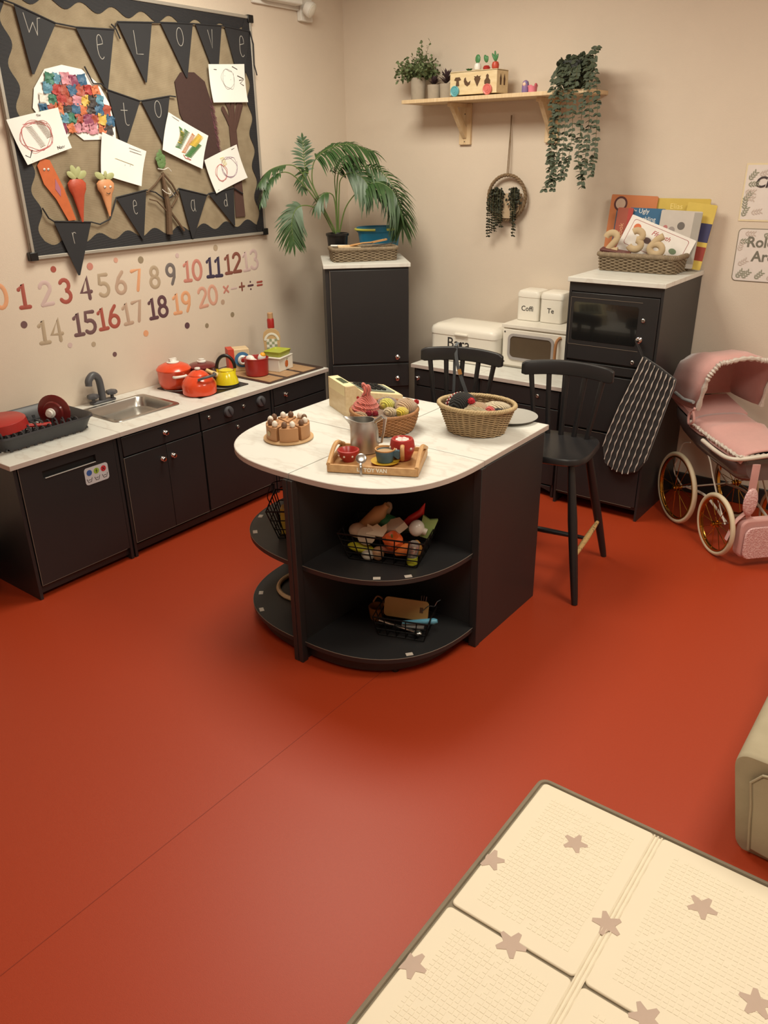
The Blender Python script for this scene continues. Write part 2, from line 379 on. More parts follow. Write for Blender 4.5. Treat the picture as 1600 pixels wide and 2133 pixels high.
# patchwork collage (plain dome)
pc = onboard('patchwork_collage', 'domed collage of crumpled multicoloured tissue squares on white paper', 'artwork', 2.16, 1.80, off=.018)
dome = [(-.19, .0), (-.17, .07), (-.11, .14), (-.03, .16), (.06, .15), (.13, .10), (.17, .03), (.185, -.05), (.18, -.11), (.02, -.115), (-.03, -.08), (-.06, -.11), (-.15, -.06)]
G().prism(dome, 0, .0015).out('paper_base', paper, pc)
cols = [(180, 66, 62), (62, 104, 138), (216, 180, 84), (66, 124, 102), (146, 70, 100), (210, 120, 80), (96, 148, 172), (108, 144, 92), (222, 218, 208), (76, 70, 70), (212, 146, 160), (174, 84, 66)]
cm = [mat('tissue_%d' % i, c, .55, bump=.8, bscale=120, var=.12) for i, c in enumerate(cols)]
def inside(x, y, poly):
    r_ = False; n = len(poly)
    for i in range(n):
        x1, y1 = poly[i]; x2, y2 = poly[i-1]
        if (y1 > y) != (y2 > y) and x < (x2-x1)*(y-y1)/(y2-y1)+x1: r_ = not r_
    return r_
rnd = random.Random(4)
for iy in range(-4, 5):
    for ix in range(-5, 6):
        x, y = ix*.037+(iy % 2)*.012+rnd.uniform(-.004, .004), iy*.036+rnd.uniform(-.004, .004)
        if not inside(x, y, [(p[0]*.88, p[1]*.86) for p in dome]): continue
        g = G(); n = 5; vs = []; s_ = rnd.uniform(.034, .044); an = rnd.uniform(-.25, .25)
        for a in range(n+1):
            for b in range(n+1): p_, q_ = (a/n-.5)*s_, (b/n-.5)*s_; vs.append((x+p_*math.cos(an)-q_*math.sin(an)+rnd.uniform(-.0025, .0025), y+p_*math.sin(an)+q_*math.cos(an)+rnd.uniform(-.0025, .0025), .002+rnd.uniform(0, .009)))
        g.add(vs, [(a*(n+1)+b, (a+1)*(n+1)+b, (a+1)*(n+1)+b+1, a*(n+1)+b+1) for a in range(n) for b in range(n)])
        g.out('tissue_square', cm[rnd.randrange(12)], pc)
# plain dark brown textured panel with twigs (stand-in)
bp_ = onboard('brown_fur_collage', 'dark brown fuzzy paper shape behind the white drawings', 'artwork', 2.80, 1.80, off=.016)
G().prism([(-.10, .13), (-.06, .17), (.02, .175), (.08, .14), (.11, .05), (.13, -.10), (.14, -.22), (.02, -.23), (-.04, -.10), (-.09, .0)], 0, .004).out('paper_shape', mat('brown_card', (70, 48, 44), .9, bump=.6, bscale=90), bp_)
g = G()
for i in range(90):
    t = rnd.random(); x = .10+.04*t+rnd.uniform(-.01, .01); y = .08-.28*t
    g.tube([(x, y, .004), (x+rnd.uniform(.004, .016), y-rnd.uniform(.01, .03), .006)], .001, 4)
g.out('wool_fringe', mat('purple_wool', (120, 74, 86), .9), bp_)
# drawings
def paperq(label, corners, marks, texts=()):
    cy = sum(p[0] for p in corners)/4; cz = sum(p[1] for p in corners)/4
    o = onboard('child_drawing', label, 'drawing', cy, cz, 'white paper drawings pinned on the notice board', off=.029)
    c = [Vector((p[0]-cy, p[1]-cz, 0)) for p in corners]
    n = 6; vs = []
    def at(u, v): return (c[0]*(1-u)+c[1]*u)*(1-v)+(c[3]*(1-u)+c[2]*u)*v
    for j in range(n+1):
        for i in range(n+1):
            u, v = i/n, j/n; p = at(u, v); p.z = .002+.006*(abs(u-.5)*abs(v-.5)*4)**2; vs.append(p)
    m_ = len(vs); vs += [v-Vector((0, 0, .0006)) for v in vs]
    fs = [(j*(n+1)+i, (j+1)*(n+1)+i, (j+1)*(n+1)+i+1, j*(n+1)+i+1) for j in range(n) for i in range(n)]
    fs += [tuple(k+m_ for k in f[::-1]) for f in fs]
    G().add(vs, fs).out('paper', paper, o)
    for k, (cl, w, sts) in enumerate(marks):
        g = G()
        for st in sts:
            pp = [at(u, 1-v) for u, v in st]; g.tube([P3(p.x, p.y, .0032+.0006*k) for p in pp], w, 4, sz=.3)
        g.out('crayon_marks', mat('crayon_%d_%d_%d' % cl, cl, .8), o)
    for tx, u, v, s_ in texts:
        p = at(u, 1-v); ang = math.atan2((c[1]-c[0]).y, (c[1]-c[0]).x)
        text_mesh(tx, s_, inkm, o, Matrix.Translation((p.x, p.y, .0045)) @ Matrix.Rotation(ang, 4, 'Z'), .0002, name='handwriting')
    return o
def scrib(cx, cy, rx, ry, n, seed):
    r_ = random.Random(seed); a = 0; o = []
    for i in range(n): a += r_.uniform(.5, 1.1); k = r_.uniform(.75, 1.05); o.append((cx+rx*k*math.cos(a), cy+ry*k*math.sin(a)))
    return [(p.x, p.y) for p in cr([(x, y, 0) for x, y in o], 3)]
def zig(x0, y0, x1, y1, w, n):
    return [(x0+(x1-x0)*i/n+(w if i % 2 else -w), y0+(y1-y0)*i/n) for i in range(n+1)]
paperq('white drawing of a red ringed brown scribble over the board left border', [(1.839, 1.754), (2.071, 1.804), (2.105, 1.655), (1.894, 1.593)],
       [((196, 110, 110), .0008, [scrib(.42, .5, .34, .38, 34, 1)]), ((132, 112, 92), .0009, [zig(.34, .75, .46, .25, .06, 34), zig(.55, .82, .66, .4, .07, 34)]), ((30, 28, 30), .0016, [[(.05, .2), (.12, .12), (.22, .26)], [(.06, .06), (.14, .03)]])],
       [('Nancy', .82, .1, .018), ('The', .6, .93, .012)])
paperq('white folded drawing with two small black dots beside the t pennant', [(2.263, 1.717), (2.48, 1.641), (2.429, 1.497), (2.227, 1.553)],
       [((224, 214, 170), .0010, [zig(.4, .5, .7, .5, .08, 20)]), ((30, 28, 30), .0026, [[(.56, .42), (.563, .42)], [(.68, .45), (.683, .45)]]), ((40, 38, 40), .0008, [zig(.62, .9, .9, .92, .006, 16), zig(.64, .83, .92, .85, .006, 16)])])
paperq('tilted white drawing with green yellow and orange stripes', [(2.63, 1.803), (2.855, 1.708), (2.798, 1.562), (2.572, 1.647)],
       [((88, 140, 84), .0022, [zig(.5, .82, .36, .25, .07, 36), zig(.82, .65, .62, .15, .08, 36), zig(.34, .8, .4, .6, .04, 14)]), ((232, 200, 90), .0022, [zig(.40, .72, .38, .4, .05, 26), zig(.84, .9, .68, .5, .08, 30)]), ((222, 140, 70), .002, [zig(.66, .82, .5, .2, .045, 30)]), ((196, 60, 50), .0014, [[(.5, .15), (.56, .08), (.7, .1), (.6, .13)]]), ((40, 38, 40), .0008, [zig(.04, .95, .28, .94, .006, 14)])])
paperq('upright white drawing of a thin pencil outline at the board right edge', [(2.897, 2.012), (3.13, 2.028), (3.137, 1.862), (2.908, 1.852)],
       [((150, 148, 146), .0007, [scrib(.52, .6, .2, .28, 16, 5)]), ((40, 38, 40), .0016, [[(.66, .94), (.8, .86)], [(.78, .7), (.95, .62)], [(.82, .58), (.96, .6), (.84, .5), (.94, .44)], [(.42, .7), (.424, .7)], [(.58, .6), (.584, .6)], [(.04, .88), (.22, .86)], [(.06, .05), (.16, .04)]])])
paperq('lower right white drawing with yellow and purple squiggles', [(2.815, 1.60), (3.035, 1.67), (3.093, 1.516), (2.872, 1.449)],
       [((150, 110, 140), .0007, [scrib(.62, .5, .25, .3, 26, 8)]), ((232, 220, 120), .0014, [zig(.5, .85, .52, .6, .06, 14)]), ((196, 90, 90), .0009, [scrib(.35, .45, .18, .25, 18, 9)]), ((40, 38, 40), .0012, [[(.82, .93), (.92, .93)], [(.03, .06), (.12, .05)]])])
# craft carrots and worm
orc = mat('orange_paint', (212, 110, 60), .6, var=.15, scale=40); eyew = whitep
def eyes(o, x, y, z=.016, d=.018):
    for k in (-1, 1):
        e = G().ball((x+k*d/2, y, z), (.0055, .0055, .003), 12).out('googly_eye', eyew, o)
        G().ball((x+k*d/2+.001, y-.001, z+.0022), (.0026, .0026, .0015), 8).out('pupil', inkm, e)
wm = onboard('paper_worm', 'long flat orange painted paper strip with googly eyes', 'artwork', 1.985, 1.50, off=.02)
G().prism([(-.042, .09), (-.018, .118), (.018, .11), (.038, .06), (.062, .0), (.095, -.125), (.058, -.127), (.018, -.04), (-.026, .02)], 0, .003).out('strip', orc, wm)
G().prism([(.028, .04), (.045, .0), (.04, -.03), (.02, .0)], .003, .004).out('painted_mark', mat('mauve_paint', (176, 110, 130), .7), wm)
eyes(wm, -.005, .075, .004)
redc = mat('red_foil', (196, 84, 58), .4, var=.15, bump=.6, bscale=60); leafp = mat('pale_green_foil', (176, 180, 128), .45)
def carrot(y, z, lab, H, cm_, leaves, face=False):
    o = onboard('craft_carrot', lab, 'artwork', y, z, off=.030)
    G().lathe([(.004, -H), (.015, -H*.7), (.028, -H*.38), (.041, -.04), (.044, -.016), (.028, 0), (.006, .002)], 16, Matrix(((1, 0, 0, 0), (0, 0, 1, 0), (0, -1, 0, 0), (0, 0, 0, 1))) @ Matrix.Scale(.35, 4, (0, 1, 0))).out('root', cm_, o)
    for a, l in leaves:
        dx, dy = math.cos(a), math.sin(a)
        G().ball((dx*l*.6, dy*l*.6+.002, .006), (l*.55, l*.3, .004), 10, Matrix.Rotation(a, 4, 'Z')).out('leaf', leafp, o)
    if face:
        eyes(o, 0, -.03, .015, .028)
        G().stroke(arc(0, -.05, .010, .008, 200, 340, 5), .0014).out('smile', inkm, o, loc=(0, 0, .0145))
carrot(2.105, 1.535, 'shiny red craft carrot with four pale leaves', .17, redc, [(.5, .05), (1.2, .045), (1.9, .05), (2.6, .045)])
carrot(2.245, 1.53, 'pale orange craft carrot with googly eyes and a smile', .15, mat('pale_foil', (222, 156, 110), .45, var=.12, bump=.5, bscale=60), [(.4, .045), (1.4, .03), (2.7, .05)], True)
# brown paper tree
tr = onboard('paper_tree', 'dark brown paper tree with bare branches at the right of the board', 'artwork', 3.035, 1.33, off=.018)
bt = mat('brown_paper', (84, 58, 50), .85)
G().prism([(-.03, 0), (.036, 0), (.028, .25), (.022, .43), (-.024, .43), (-.022, .25)], 0, .003).out('trunk', bt, tr)
for pts in ([(0, .40), (-.03, .46), (-.055, .50)], [(0, .40), (-.01, .50), (-.05, .57)], [(.002, .40), (.01, .50), (.02, .585)], [(.006, .40), (.04, .50), (.075, .575)], [(.008, .40), (.04, .46), (.07, .52)]):
    G().stroke(pts, .0115, sz=.15).out('branch', bt, tr, loc=(0, 0, .002))
# twig bundle
tw = onboard('twig_bundle', 'bundle of brown twigs with a green leaf tied by white wire', 'artwork', 2.56, 1.45, off=.03)
twm = mat('twig_bark', (104, 82, 62), .9, bump=.6, bscale=150)
G().tube([(0, .10, 0), (.004, .03, 0), (.012, -.06, 0), (.0, -.17, 0)], [.006, .011, .014, .015], 8).out('twig', twm, tw)
for pts, r in (([(-.002, .09, 0), (-.05, .05, 0), (-.1, .02, 0)], .004), ([(.002, .1, 0), (.05, .05, 0), (.078, .0, 0), (.03, -.05, 0)], .005), ([(.014, -.06, 0), (.06, -.12, 0), (.09, -.16, 0)], .006), ([(.004, -.07, 0), (-.05, -.02, 0), (-.09, -.01, 0)], .003)):
    G().tube(pts, r, 6).out('twig', twm, tw)
g = G()
for k in range(26):
    a = random.uniform(0, 2*PI); g.ball((.0+.018*math.cos(a), .155+.035*math.sin(a)*random.random(), .0), (.010, .014, .002), 6, Matrix.Rotation(random.uniform(-1, 1), 4, 'Z'))
g.out('leaf_cluster', mat('craft_green', (98, 128, 78), .7), tw)
G().tube(cr([(-.03, .118, .008), (.0, .114, .014), (.03, .12, .008), (.05, .105, .004)]), .0018, 6).out('wire_tie', whitep, tw)
G().tube(cr([(-.02, .03, .01), (-.005, .015, .018), (.02, .01, .018), (.01, .035, .018), (.045, -.0, .01)]), .0016, 6).out('wire_tie', whitep, tw)
# emergency light
el = T('emergency_light', 'white twin spot emergency light high on the left wall', 'light fitting', M=LW(3.24, 2.30))
G().box(0, .33, 0, .16, 0, .02).out('back_plate', whitep, el, bevel=.004)
G().box(.04, .30, .015, .15, .02, .075).out('housing', whitep, el, bevel=.006)
G().box(.33, .42, -.045, .10, 0, .03).out('side_bracket', whitep, el, bevel=.004)
h_ = Matrix.Translation((.34, .0, .085)) @ fr((.25, -.5, .8))
hd = G().lathe([(.012, -.035), (.03, -.025), (.038, 0), (.036, .012), (.02, .016), (.002, .017)], 24, h_).out('spot_head', whitep, el)
G().lathe([(.03, .008), (.031, .016), (.015, .022), (.001, .023)], 20, h_).out('spot_lens', mat('clear_lens', (235, 232, 220), .1, coat=.5), hd)
G().tube([(.36, .02, .03), (.35, .01, .06)], .01, 8).out('swivel', whitep, el)

# ------------------------------------------------------------------ knobs, cabinets
def knob(parent, M_, r=.011, mt=None, long=.02):
    return G().lathe([(r*.95, 0), (r*.9, .002), (r*.45, .005), (r*.4, long*.55), (r*.8, long*.7), (r, long*.85), (r*.75, long), (r*.1, long+.001)], 20, M_).out('knob', mt or chrome, parent)
def cupk(parent, M_): # shallow recessed button
    return G().lathe([(.0085, 0), (.009, .004), (.006, .006), (.005, .002), (.0005, .002)], 18, M_).out('knob', steel, parent)
KX = -2.768
def RX(x, y, z): return Matrix.Translation((x, y, z)) @ fr((1, 0, 0))
def FY(x, y, z): return Matrix.Translation((x, y, z)) @ fr((0, -1, 0))
def unit_left(name, label, y0, y1, doors):
    o = T(name, label, 'play kitchen unit', (LX, y0, 0), group=None)
    D = KX-LX; w = y1-y0
    g = G().box(.014, D-.02, .012, w-.012, .05, .16); g.box(.014, .03, .012, w-.012, .05, .556); g.box(.014, D, 0, .014, 0, .56).box(.014, D, w-.014, w, 0, .56).box(.014, D-.004, .012, w-.012, .44, .46)
    g.box(.02, D-.015, .014, w-.014, .02, .052)
    g.out('carcass', blackw, o, bevel=.001)
    return o, D, w
def door(o, x0, y0, y1, z0, z1, nm='door', edges='lb'):
    d = G().box(x0-.012, x0+.004, y0, y1, z0, z1).out(nm, blackw, o, bevel=.0015)
    g = G()
    if 'l' in edges: g.box(x0+.002, x0+.0045, y0-.0012, y0+.0008, z0, z1)
    if 'b' in edges: g.box(x0+.002, x0+.0045, y0, y1, z0-.0012, z0+.0006)
    if edges: g.out('bare_edge', edgem, d)
    return d
# dishwasher
o, D, w = unit_left('play_dishwasher', 'black toy dishwasher at the left end with a small icon sticker', 1.348, 1.800, None)
d = G(); d.box(D-.012, D+.004, .018, .434, .06, .49); d.box(D-.012, D+.004, .018, .434, .52, .556); d.box(D-.012, D+.004, .018, .11, .49, .52); d.box(D-.012, D+.004, .345, .434, .49, .52)
d = d.out('door', blackw, o)
G().box(D-.012, D-.010, .108, .348, .488, .522).out('handle_recess', blackd, d)
G().box(D+.001, D+.006, .118, .342, .4885, .4905).out('handle_lip', mat('lip', (190, 186, 180), .4), d)
g = G(); g.box(D+.003, D+.0046, .017, .0188, .06, .556).box(D+.003, D+.0046, .018, .42, .0592, .0606); g.out('bare_edge', edgem, d)
st = T('icon_sticker', 'small silver sticker with three coloured symbols on the dishwasher door', 'sticker', M=LW(1.685, .438, D+.0045))
G().prism(rrect(-.055, .055, -.036, .036, .012), 0, .0008).out('sticker_base', mat('silver_card', (200, 200, 204), .45), st)
for k, c in enumerate(((56, 92, 160), (150, 180, 60), (206, 50, 60))):
    G().prism(arc(-.033+.033*k, .014, .0125, .0125, 0, 340, 17), .0008, .0012).out('round_symbol', mat('sym%d' % k, c, .5), st)
g = G(); g.stroke([(-.004, .014), (.004, .014)], .0012); g.stroke([(0, .022), (0, .006)], .0014)
for k in (-1, 1): g.stroke([(.033-.006, .014-k*.006), (.033+.006, .014+k*.006)], .0014)
for k in range(3): g.stroke([(-.036+.036*k-.012, -.010), (-.036+.036*k-.007, -.024), (-.036+.036*k+.007, -.024), (-.036+.036*k+.012, -.008)], .0011); g.stroke([(-.036+.036*k-.005, -.015), (-.036+.036*k+.005, -.015)], .001)
g.out('line_symbol', inkm, st, loc=(0, 0, .0014))
# sink + hob unit
o, D, w = unit_left('play_sink_unit', 'black toy sink and cooker cabinet with chrome knobs and two dials', 1.808, 2.700, None)
d1 = G().box(D-.012, D+.004, .016, .432, .468, .552).out('drawer_front', blackw, o, bevel=.0015); knob(d1, RX(D+.004, .235, .517))
d2 = door(o, D, .014, .232, .068, .462, edges='lb'); d3 = door(o, D, .234, .434, .068, .462, edges='b')
knob(d2, RX(D+.004, .205, .404)); knob(d3, RX(D+.004, .262, .404))
d4 = G().box(D-.012, D+.004, .44, .876, .468, .552).out('control_panel', blackw, o, bevel=.0015)
for yy in (.607, .819):
    q = G().lathe([(.026, 0), (.027, .006), (.024, .014), (.022, .015), (.0, .0155)], 28, RX(D+.004, yy, .518)).out('dial', greyp, d4)
    G().box(-.003, .003, -.02, .02, .013, .019, RX(D+.004, yy, .518) @ Matrix.Rotation(.5, 4, 'Z')).out('pointer', greyp2, q)
for yy in (.489, .706): cupk(d4, RX(D+.004, yy, .52))
d5 = door(o, D, .444, .874, .068, .462, edges='b'); cupk(d5, RX(D+.004, .659, .43))
# right unit of the left run
o, D, w = unit_left('play_drawer_unit', 'black toy cabinet under the wood inlaid worktop by the corner', 2.708, 3.120, None)
d1 = G().box(D-.012, D+.004, .016, .396, .468, .552).out('drawer_front', blackw, o, bevel=.0015); knob(d1, RX(D+.004, .095, .512))
d2 = door(o, D, .016, .396, .068, .462, edges='b')
# worktops
def slab(name, label, x0, x1, y0, y1, z0=.56, z1=.58, hole=None):
    g = G()
    if hole:
        a, b, c, e = hole
        g.box(x0, x1, y0, c, z0, z1).box(x0, x1, e, y1, z0, z1).box(x0, a, c, e, z0, z1).box(b, x1, c, e, z0, z1)
    else: g.box(x0, x1, y0, y1, z0, z1)
    t = T(name, label, 'worktop', (x0, y0, z0)); g2 = g
    g2.v = [v-Vector((x0, y0, z0)) for v in g.v]
    o = g2.out('slab', topm, t, bevel=.0015)
    G().box(0, x1-x0, -.0012, .0, .001, z1-z0-.001).box(x1-x0, x1-x0+.0012, -.0012, y1-y0, .001, z1-z0-.001).out('edge_band', topedge, t)
    return t
slab('worktop', 'pale laminate worktop under the dish rack', LX+.002, -2.757, 1.335, 1.814)
SX0, SX1, SY0, SY1 = -3.165, -2.872, 1.885, 2.24
slab('worktop', 'pale laminate worktop around the sink and hob', LX+.002, -2.757, 1.816, 2.705, hole=(SX0+.012, SX1-.012, SY0+.012, SY1-.012))
slab('worktop', 'pale laminate worktop with brown wood inlay by the corner', LX+.002, -2.757, 2.707, 3.135)
wi = T('wood_mat', 'dark brown mat with beige wood panels on the corner worktop', 'mat', (-3.0, 2.92, .5802))
G().prism(rrect(-.235, .222, -.207, .207, .01), 0, .003).out('base', mat('dark_brown', (66, 48, 42), .4), wi)
for k in range(3): G().box(-.20, .20, -.185+k*.125, -.085+k*.125, .003, .0042).out('wood_panel', mat('inlay_wood', (186, 150, 112), .5, kind='wood', scale=(30, 4, 4), col2=(160, 124, 88)), wi)
# sink
sk = T('toy_sink', 'rectangular stainless steel sink set in the worktop', 'sink', ((SX0+SX1)/2, (SY0+SY1)/2, .581))
hx, hy = (SX1-SX0)/2, (SY1-SY0)/2
rings = [(0, 0, .0, .03), (-.002, 0, .003, .03), (-.02, 0, .003, .03), (-.024, 0, -.002, .035), (-.034, 0, -.04, .05), (-.05, 0, -.048, .05), (-.12, 0, -.05, .02)]
g = G(); n = 24; vs = []
for (ins, _, z, r) in rings:
    P = rrect(-hx-ins, hx+ins, -hy-ins, hy+ins, min(r, hx+ins-.001), 5); vs += [(x, y, z) for x, y in P]
g.add(vs, [(i*n+k, i*n+(k+1) % n, (i+1)*n+(k+1) % n, (i+1)*n+k) for i in range(len(rings)-1) for k in range(n)]+[tuple(range((len(rings)-1)*n, len(rings)*n))])
g.out('basin', steel, sk)
# tap
tp = T('toy_tap', 'grey plastic swan neck tap with two round handles', 'tap', (-3.205, 2.05, .58))
G().box(-.018, .018, -.062, .062, 0, .012).out('tap_base', greyp, tp, bevel=.005)
G().tube(cr([(0, 0, .01), (0, 0, .07), (.003, -.008, .115), (.008, -.034, .135), (.012, -.062, .118), (.014, -.068, .092)]), [.0165]*28+[.0155]*3, 14).out('spout', greyp, tp)
for k in (-1, 1):
    G().lathe([(.008, 0), (.008, .014), (.012, .018), (.024, .02), (.026, .028), (.022, .036), (.01, .04), (.001, .04)], 18, Matrix.Translation((.004, k*.05, .01)), fn=lambda q, a, i: ((q[0]*(1+.12*math.cos(5*a)), q[1]*(1+.12*math.cos(5*a)), q[2]) if i > 2 else q)).out('tap_handle', greyp, tp)
# dish rack
dr = T('dish_rack', 'dark grey plastic dish drainer tray at the left end', 'dish rack', (-3.045, 1.585, .58))
def rr3(x, y, z, r): return [(a, b, z) for a, b in rrect(-x, x, -y, y, r, 5)]
lv = [(.145, .185, .012, .04), (.150, .19, .03, .04), (.168, .208, .062, .05), (.174, .214, .066, .05), (.176, .216, .058, .05), (.170, .21, .056, .05), (.158, .198, .03, .045), (.150, .19, .006, .04)]
g = G(); vs = []
for a in lv: vs += rr3(*a)
g.add(vs, [(i*n+k, i*n+(k+1) % n, (i+1)*n+(k+1) % n, (i+1)*n+k) for i in range(len(lv)-1) for k in range(n)])
g.out('tray_wall', greyp2, dr)
g = G()
for k in range(13): yy = -.17+k*.028; g.box(-.147, .147, yy-.004, yy+.004, .008, .014)
g.box(-.147, -.135, -.18, .18, .008, .016).box(.135, .147, -.18, .18, .008, .016).box(-.01, .01, -.18, .18, .008, .016); g.out('slatted_base', greyp2, dr)
for k in range(11):
    for xx in (.055, .115):
        yy = -.15+k*.030
        G().tube(cr([(xx-.02, yy, .012), (xx-.017, yy, .045), (xx, yy, .058), (xx+.017, yy, .045), (xx+.02, yy, .012)], 3), .0035, 6).out('plate_prong', greyp2, dr)
g = G()
for yy in (-.19, .19): g.box(-.12, .12, yy-.004, yy+.004, 0, .03)
for k in range(10): g.box(.146, .150, -.16+k*.034-.006, -.16+k*.034+.006, 0, .03).box(-.150, -.146, -.16+k*.034-.006, -.16+k*.034+.006, 0, .03)
g.out('foot_rib', greyp2, dr)
fp = T('toy_frying_pan', 'red toy frying pan lying upside down in the dish rack', 'pan', (-3.07, 1.49, .628))
Mp = Matrix.Rotation(.06, 4, 'X')
G().lathe([(.0, .042), (.09, .04), (.098, .034), (.104, 0), (.100, 0), (.094, .03), (.0, .034)], 32, Mp).out('pan', redp, fp)
G().tube([(.07, .075, .004), (.085, .11, .0), (.10, .155, -.004)], [.012, .010, .013], 10, sz=.7).out('handle', redp, fp)
ld = T('toy_pan_lid', 'dark red toy lid standing on edge in the dish rack', 'pan lid', (-3.02, 1.70, .655))
Ml = fr((.5, -.85, .05))
LIDP = [(.066, -.002), (.07, .0), (.071, .006), (.06, .011), (.045, .012), (.04, .018), (.0, .022)]
G().lathe(LIDP, 32, Ml).out('lid', maroon, ld)
G().lathe([(.013, .018), (.013, .026), (.02, .03), (.02, .036), (.013, .038), (.014, .05), (.0, .052)], 20, Ml).out('lid_knob', whitep, ld)
# hob
hb = T('toy_hob', 'black rectangular toy hob plate with white cooking rings', 'hob', (-3.03, 2.5, .5802))
G().prism(rrect(-.155, .165, -.158, .158, .008), 0, .003).out('plate', mat('hob_black', (26, 24, 24), .3), hb)
for x, y, r in ((-.08, -.08, .075), (.08, .078, .068), (-.06, .08, .055), (.09, -.08, .06)):
    G().tube([(x+r*math.cos(a*PI/18), y+r*math.sin(a*PI/18), .0032) for a in range(36)], .0022, 6, closed=True, sz=.3).out('cooking_ring', whitep, hb)
# pots
pa = T('casserole_pot', 'orange toy casserole with white lid knob at the back left of the hob', 'pot', (-3.125, 2.412, .5835))
G().lathe([(.062, 0), (.07, .008), (.078, .03), (.080, .082), (.083, .086), (.079, .088), (.077, .084), (.072, .03), (.0, .012)], 36).out('pot_body', orangep, pa)
l = G().lathe([(.083, .086), (.084, .092), (.072, .106), (.045, .118), (.012, .122), (.0, .122)], 36).out('lid', orangep, pa)
G().lathe([(.028, .118), (.03, .124), (.018, .128), (.014, .134), (.012, .138), (.0, .14)], 20).box(-.006, .006, -.02, .02, .13, .142).out('lid_knob', whitep, l)
for a in (-.35, -.35+PI):
    c, s_ = math.cos(a), math.sin(a)
    G().tube(cr([(.078*c+.03*s_, .078*s_-.03*c, .068), (.098*c+.024*s_, .098*s_-.024*c, .07), (.098*c-.024*s_, .098*s_+.024*c, .07), (.078*c-.03*s_, .078*s_+.03*c, .068)], 4), .0065, 8).out('handle', whitep, pa)
lc = T('casserole_pot', 'dark red toy saucepan with white knob behind the orange kettle', 'pot', (-3.09, 2.56, .5835))
G().lathe([(.06, 0), (.066, .01), (.068, .072), (.070, .075), (.067, .076), (.0, .07)], 32).out('pot_body', maroon, lc)
l = G().lathe([(.071, .075), (.072, .081), (.06, .09), (.04, .096), (.0, .098)], 32).out('lid', maroon, lc)
G().lathe([(.014, .096), (.022, .099), (.022, .105), (.014, .108), (.015, .114), (.0, .116)], 20).out('lid_knob', whitep, l)
pb = T('toy_kettle', 'orange toy kettle with grey bail handle at the front of the hob', 'kettle', (-2.935, 2.402, .5835))
G().lathe([(.074, 0), (.08, .005), (.082, .045), (.076, .06), (.06, .078), (.05, .086), (.046, .088), (.0, .088)], 40).out('kettle_body', orangep, pb)
l = G().lathe([(.046, .088), (.046, .092), (.03, .106), (.014, .112), (.0, .113)], 28).out('lid', orangep, pb)
G().lathe([(.008, .112), (.008, .116), (.014, .118), (.013, .123), (.0, .125)], 16).out('lid_knob', whitep, l)
G().tube(cr([(.052, -.045, .08), (.075, -.03, .09), (.086, .0, .094), (.075, .04, .092), (.03, .072, .086)], 5), .007, 8, sz=.9).out('handle', greyp, pb)
ky = T('toy_kettle', 'yellow toy kettle with black hoop handle on the hob', 'kettle', (-2.935, 2.578, .5835))
G().lathe([(.054, 0), (.058, .006), (.054, .03), (.042, .062), (.036, .072), (.034, .074), (.0, .076)], 36).out('kettle_body', yellowp, ky)
G().lathe([(.0595, .003), (.0605, .006), (.0585, .012), (.056, .010), (.0595, .003)], 36, cap=False).out('base_band', blackp, ky)
G().lathe([(.036, .072), (.037, .077), (.02, .083), (.0, .085)], 28).out('lid', yellowp, ky)
e1 = P3(.76, .65, 0)
pts = [tuple(e1*(.044*math.cos(a))+P3(0, 0, .085+.062*math.sin(a))) for a in [math.radians(x) for x in range(0, 181, 12)]]
g = G().tube([(x, y, z) for x, y, z in pts], .0085, 10); g.out('handle', blackp, ky)
for k in (-1, 1): G().tube([tuple(e1*(.044*k)+P3(0, 0, .088)), tuple(e1*(.04*k)+P3(0, 0, .05))], .0055, 8).out('handle_bracket', yellowp, ky)
G().tube([tuple(e1*-.03+P3(0, -.01, .05)), tuple(e1*-.062+P3(0, -.02, .072)), tuple(e1*-.078+P3(0, -.025, .084))], [.014, .010, .009], 12).out('spout', mat('spout_cream', (226, 200, 140), .4), ky)
rp = T('toy_stockpot', 'deep red toy pot holding wooden eggs on the corner worktop', 'pot', (-2.955, 2.805, .5845))
G().lathe([(.052, 0), (.058, .005), (.062, .088), (.064, .09), (.061, .092), (.059, .088), (.053, .01), (.0, .008)], 36).out('pot_body', redp, rp)
def egg(loc, rot, lab, m2=None):
    o = T('toy_egg', lab, 'toy food', loc)
    G().ball((0, 0, 0), (.021, .021, .027), 16, rot).out('shell', whitep, o)
    if m2: G().ball(tuple(rot.to_3x3() @ P3(0, 0, .016)), .0155, 12).out('yolk', m2, o)
egg((-2.985, 2.79, .665), Matrix.Rotation(1.4, 4, 'Y'), 'white toy egg lying on its side in the red pot')
egg((-2.945, 2.835, .668), Matrix.Rotation(.5, 4, 'Y'), 'white toy egg with orange yolk in the red pot', mat('yolk', (240, 170, 40), .4))
egg((-2.95, 2.78, .655), Matrix.Rotation(1.2, 4, 'X'), 'white toy egg at the front of the red pot')
bx_ = T('toy_scale', 'white toy kitchen scale with green tray and orange print', 'toy scale', (-2.945, 2.955, .5845), rz=.22)
G().prism([(-.05, -.062), (.04, -.062), (.05, .062), (-.05, .062)], 0, .068).out('scale_body', whitem, bx_, bevel=.003)
G().box(-.056, .05, -.066, .066, .068, .075).out('scale_top', whitem, bx_, bevel=.002)
q = G().prism(arc(0, .0, .016, .018, 0, 340, 17), 0, .001).out('fruit_print', mat('print_orange', (206, 110, 50), .6), bx_, M=Matrix.Translation((.0455, .005, .034)) @ Matrix(((0, 0, 1, 0), (1, 0, 0, 0), (0, 1, 0, 0), (0, 0, 0, 1))))
G().tube([(0, .016, .001), (.003, .024, .001)], .0014, 5).ball((.006, .024, .001), (.005, .0025, .0008), 8).out('leaf_print', mat('print_green', (110, 130, 60), .6), q)
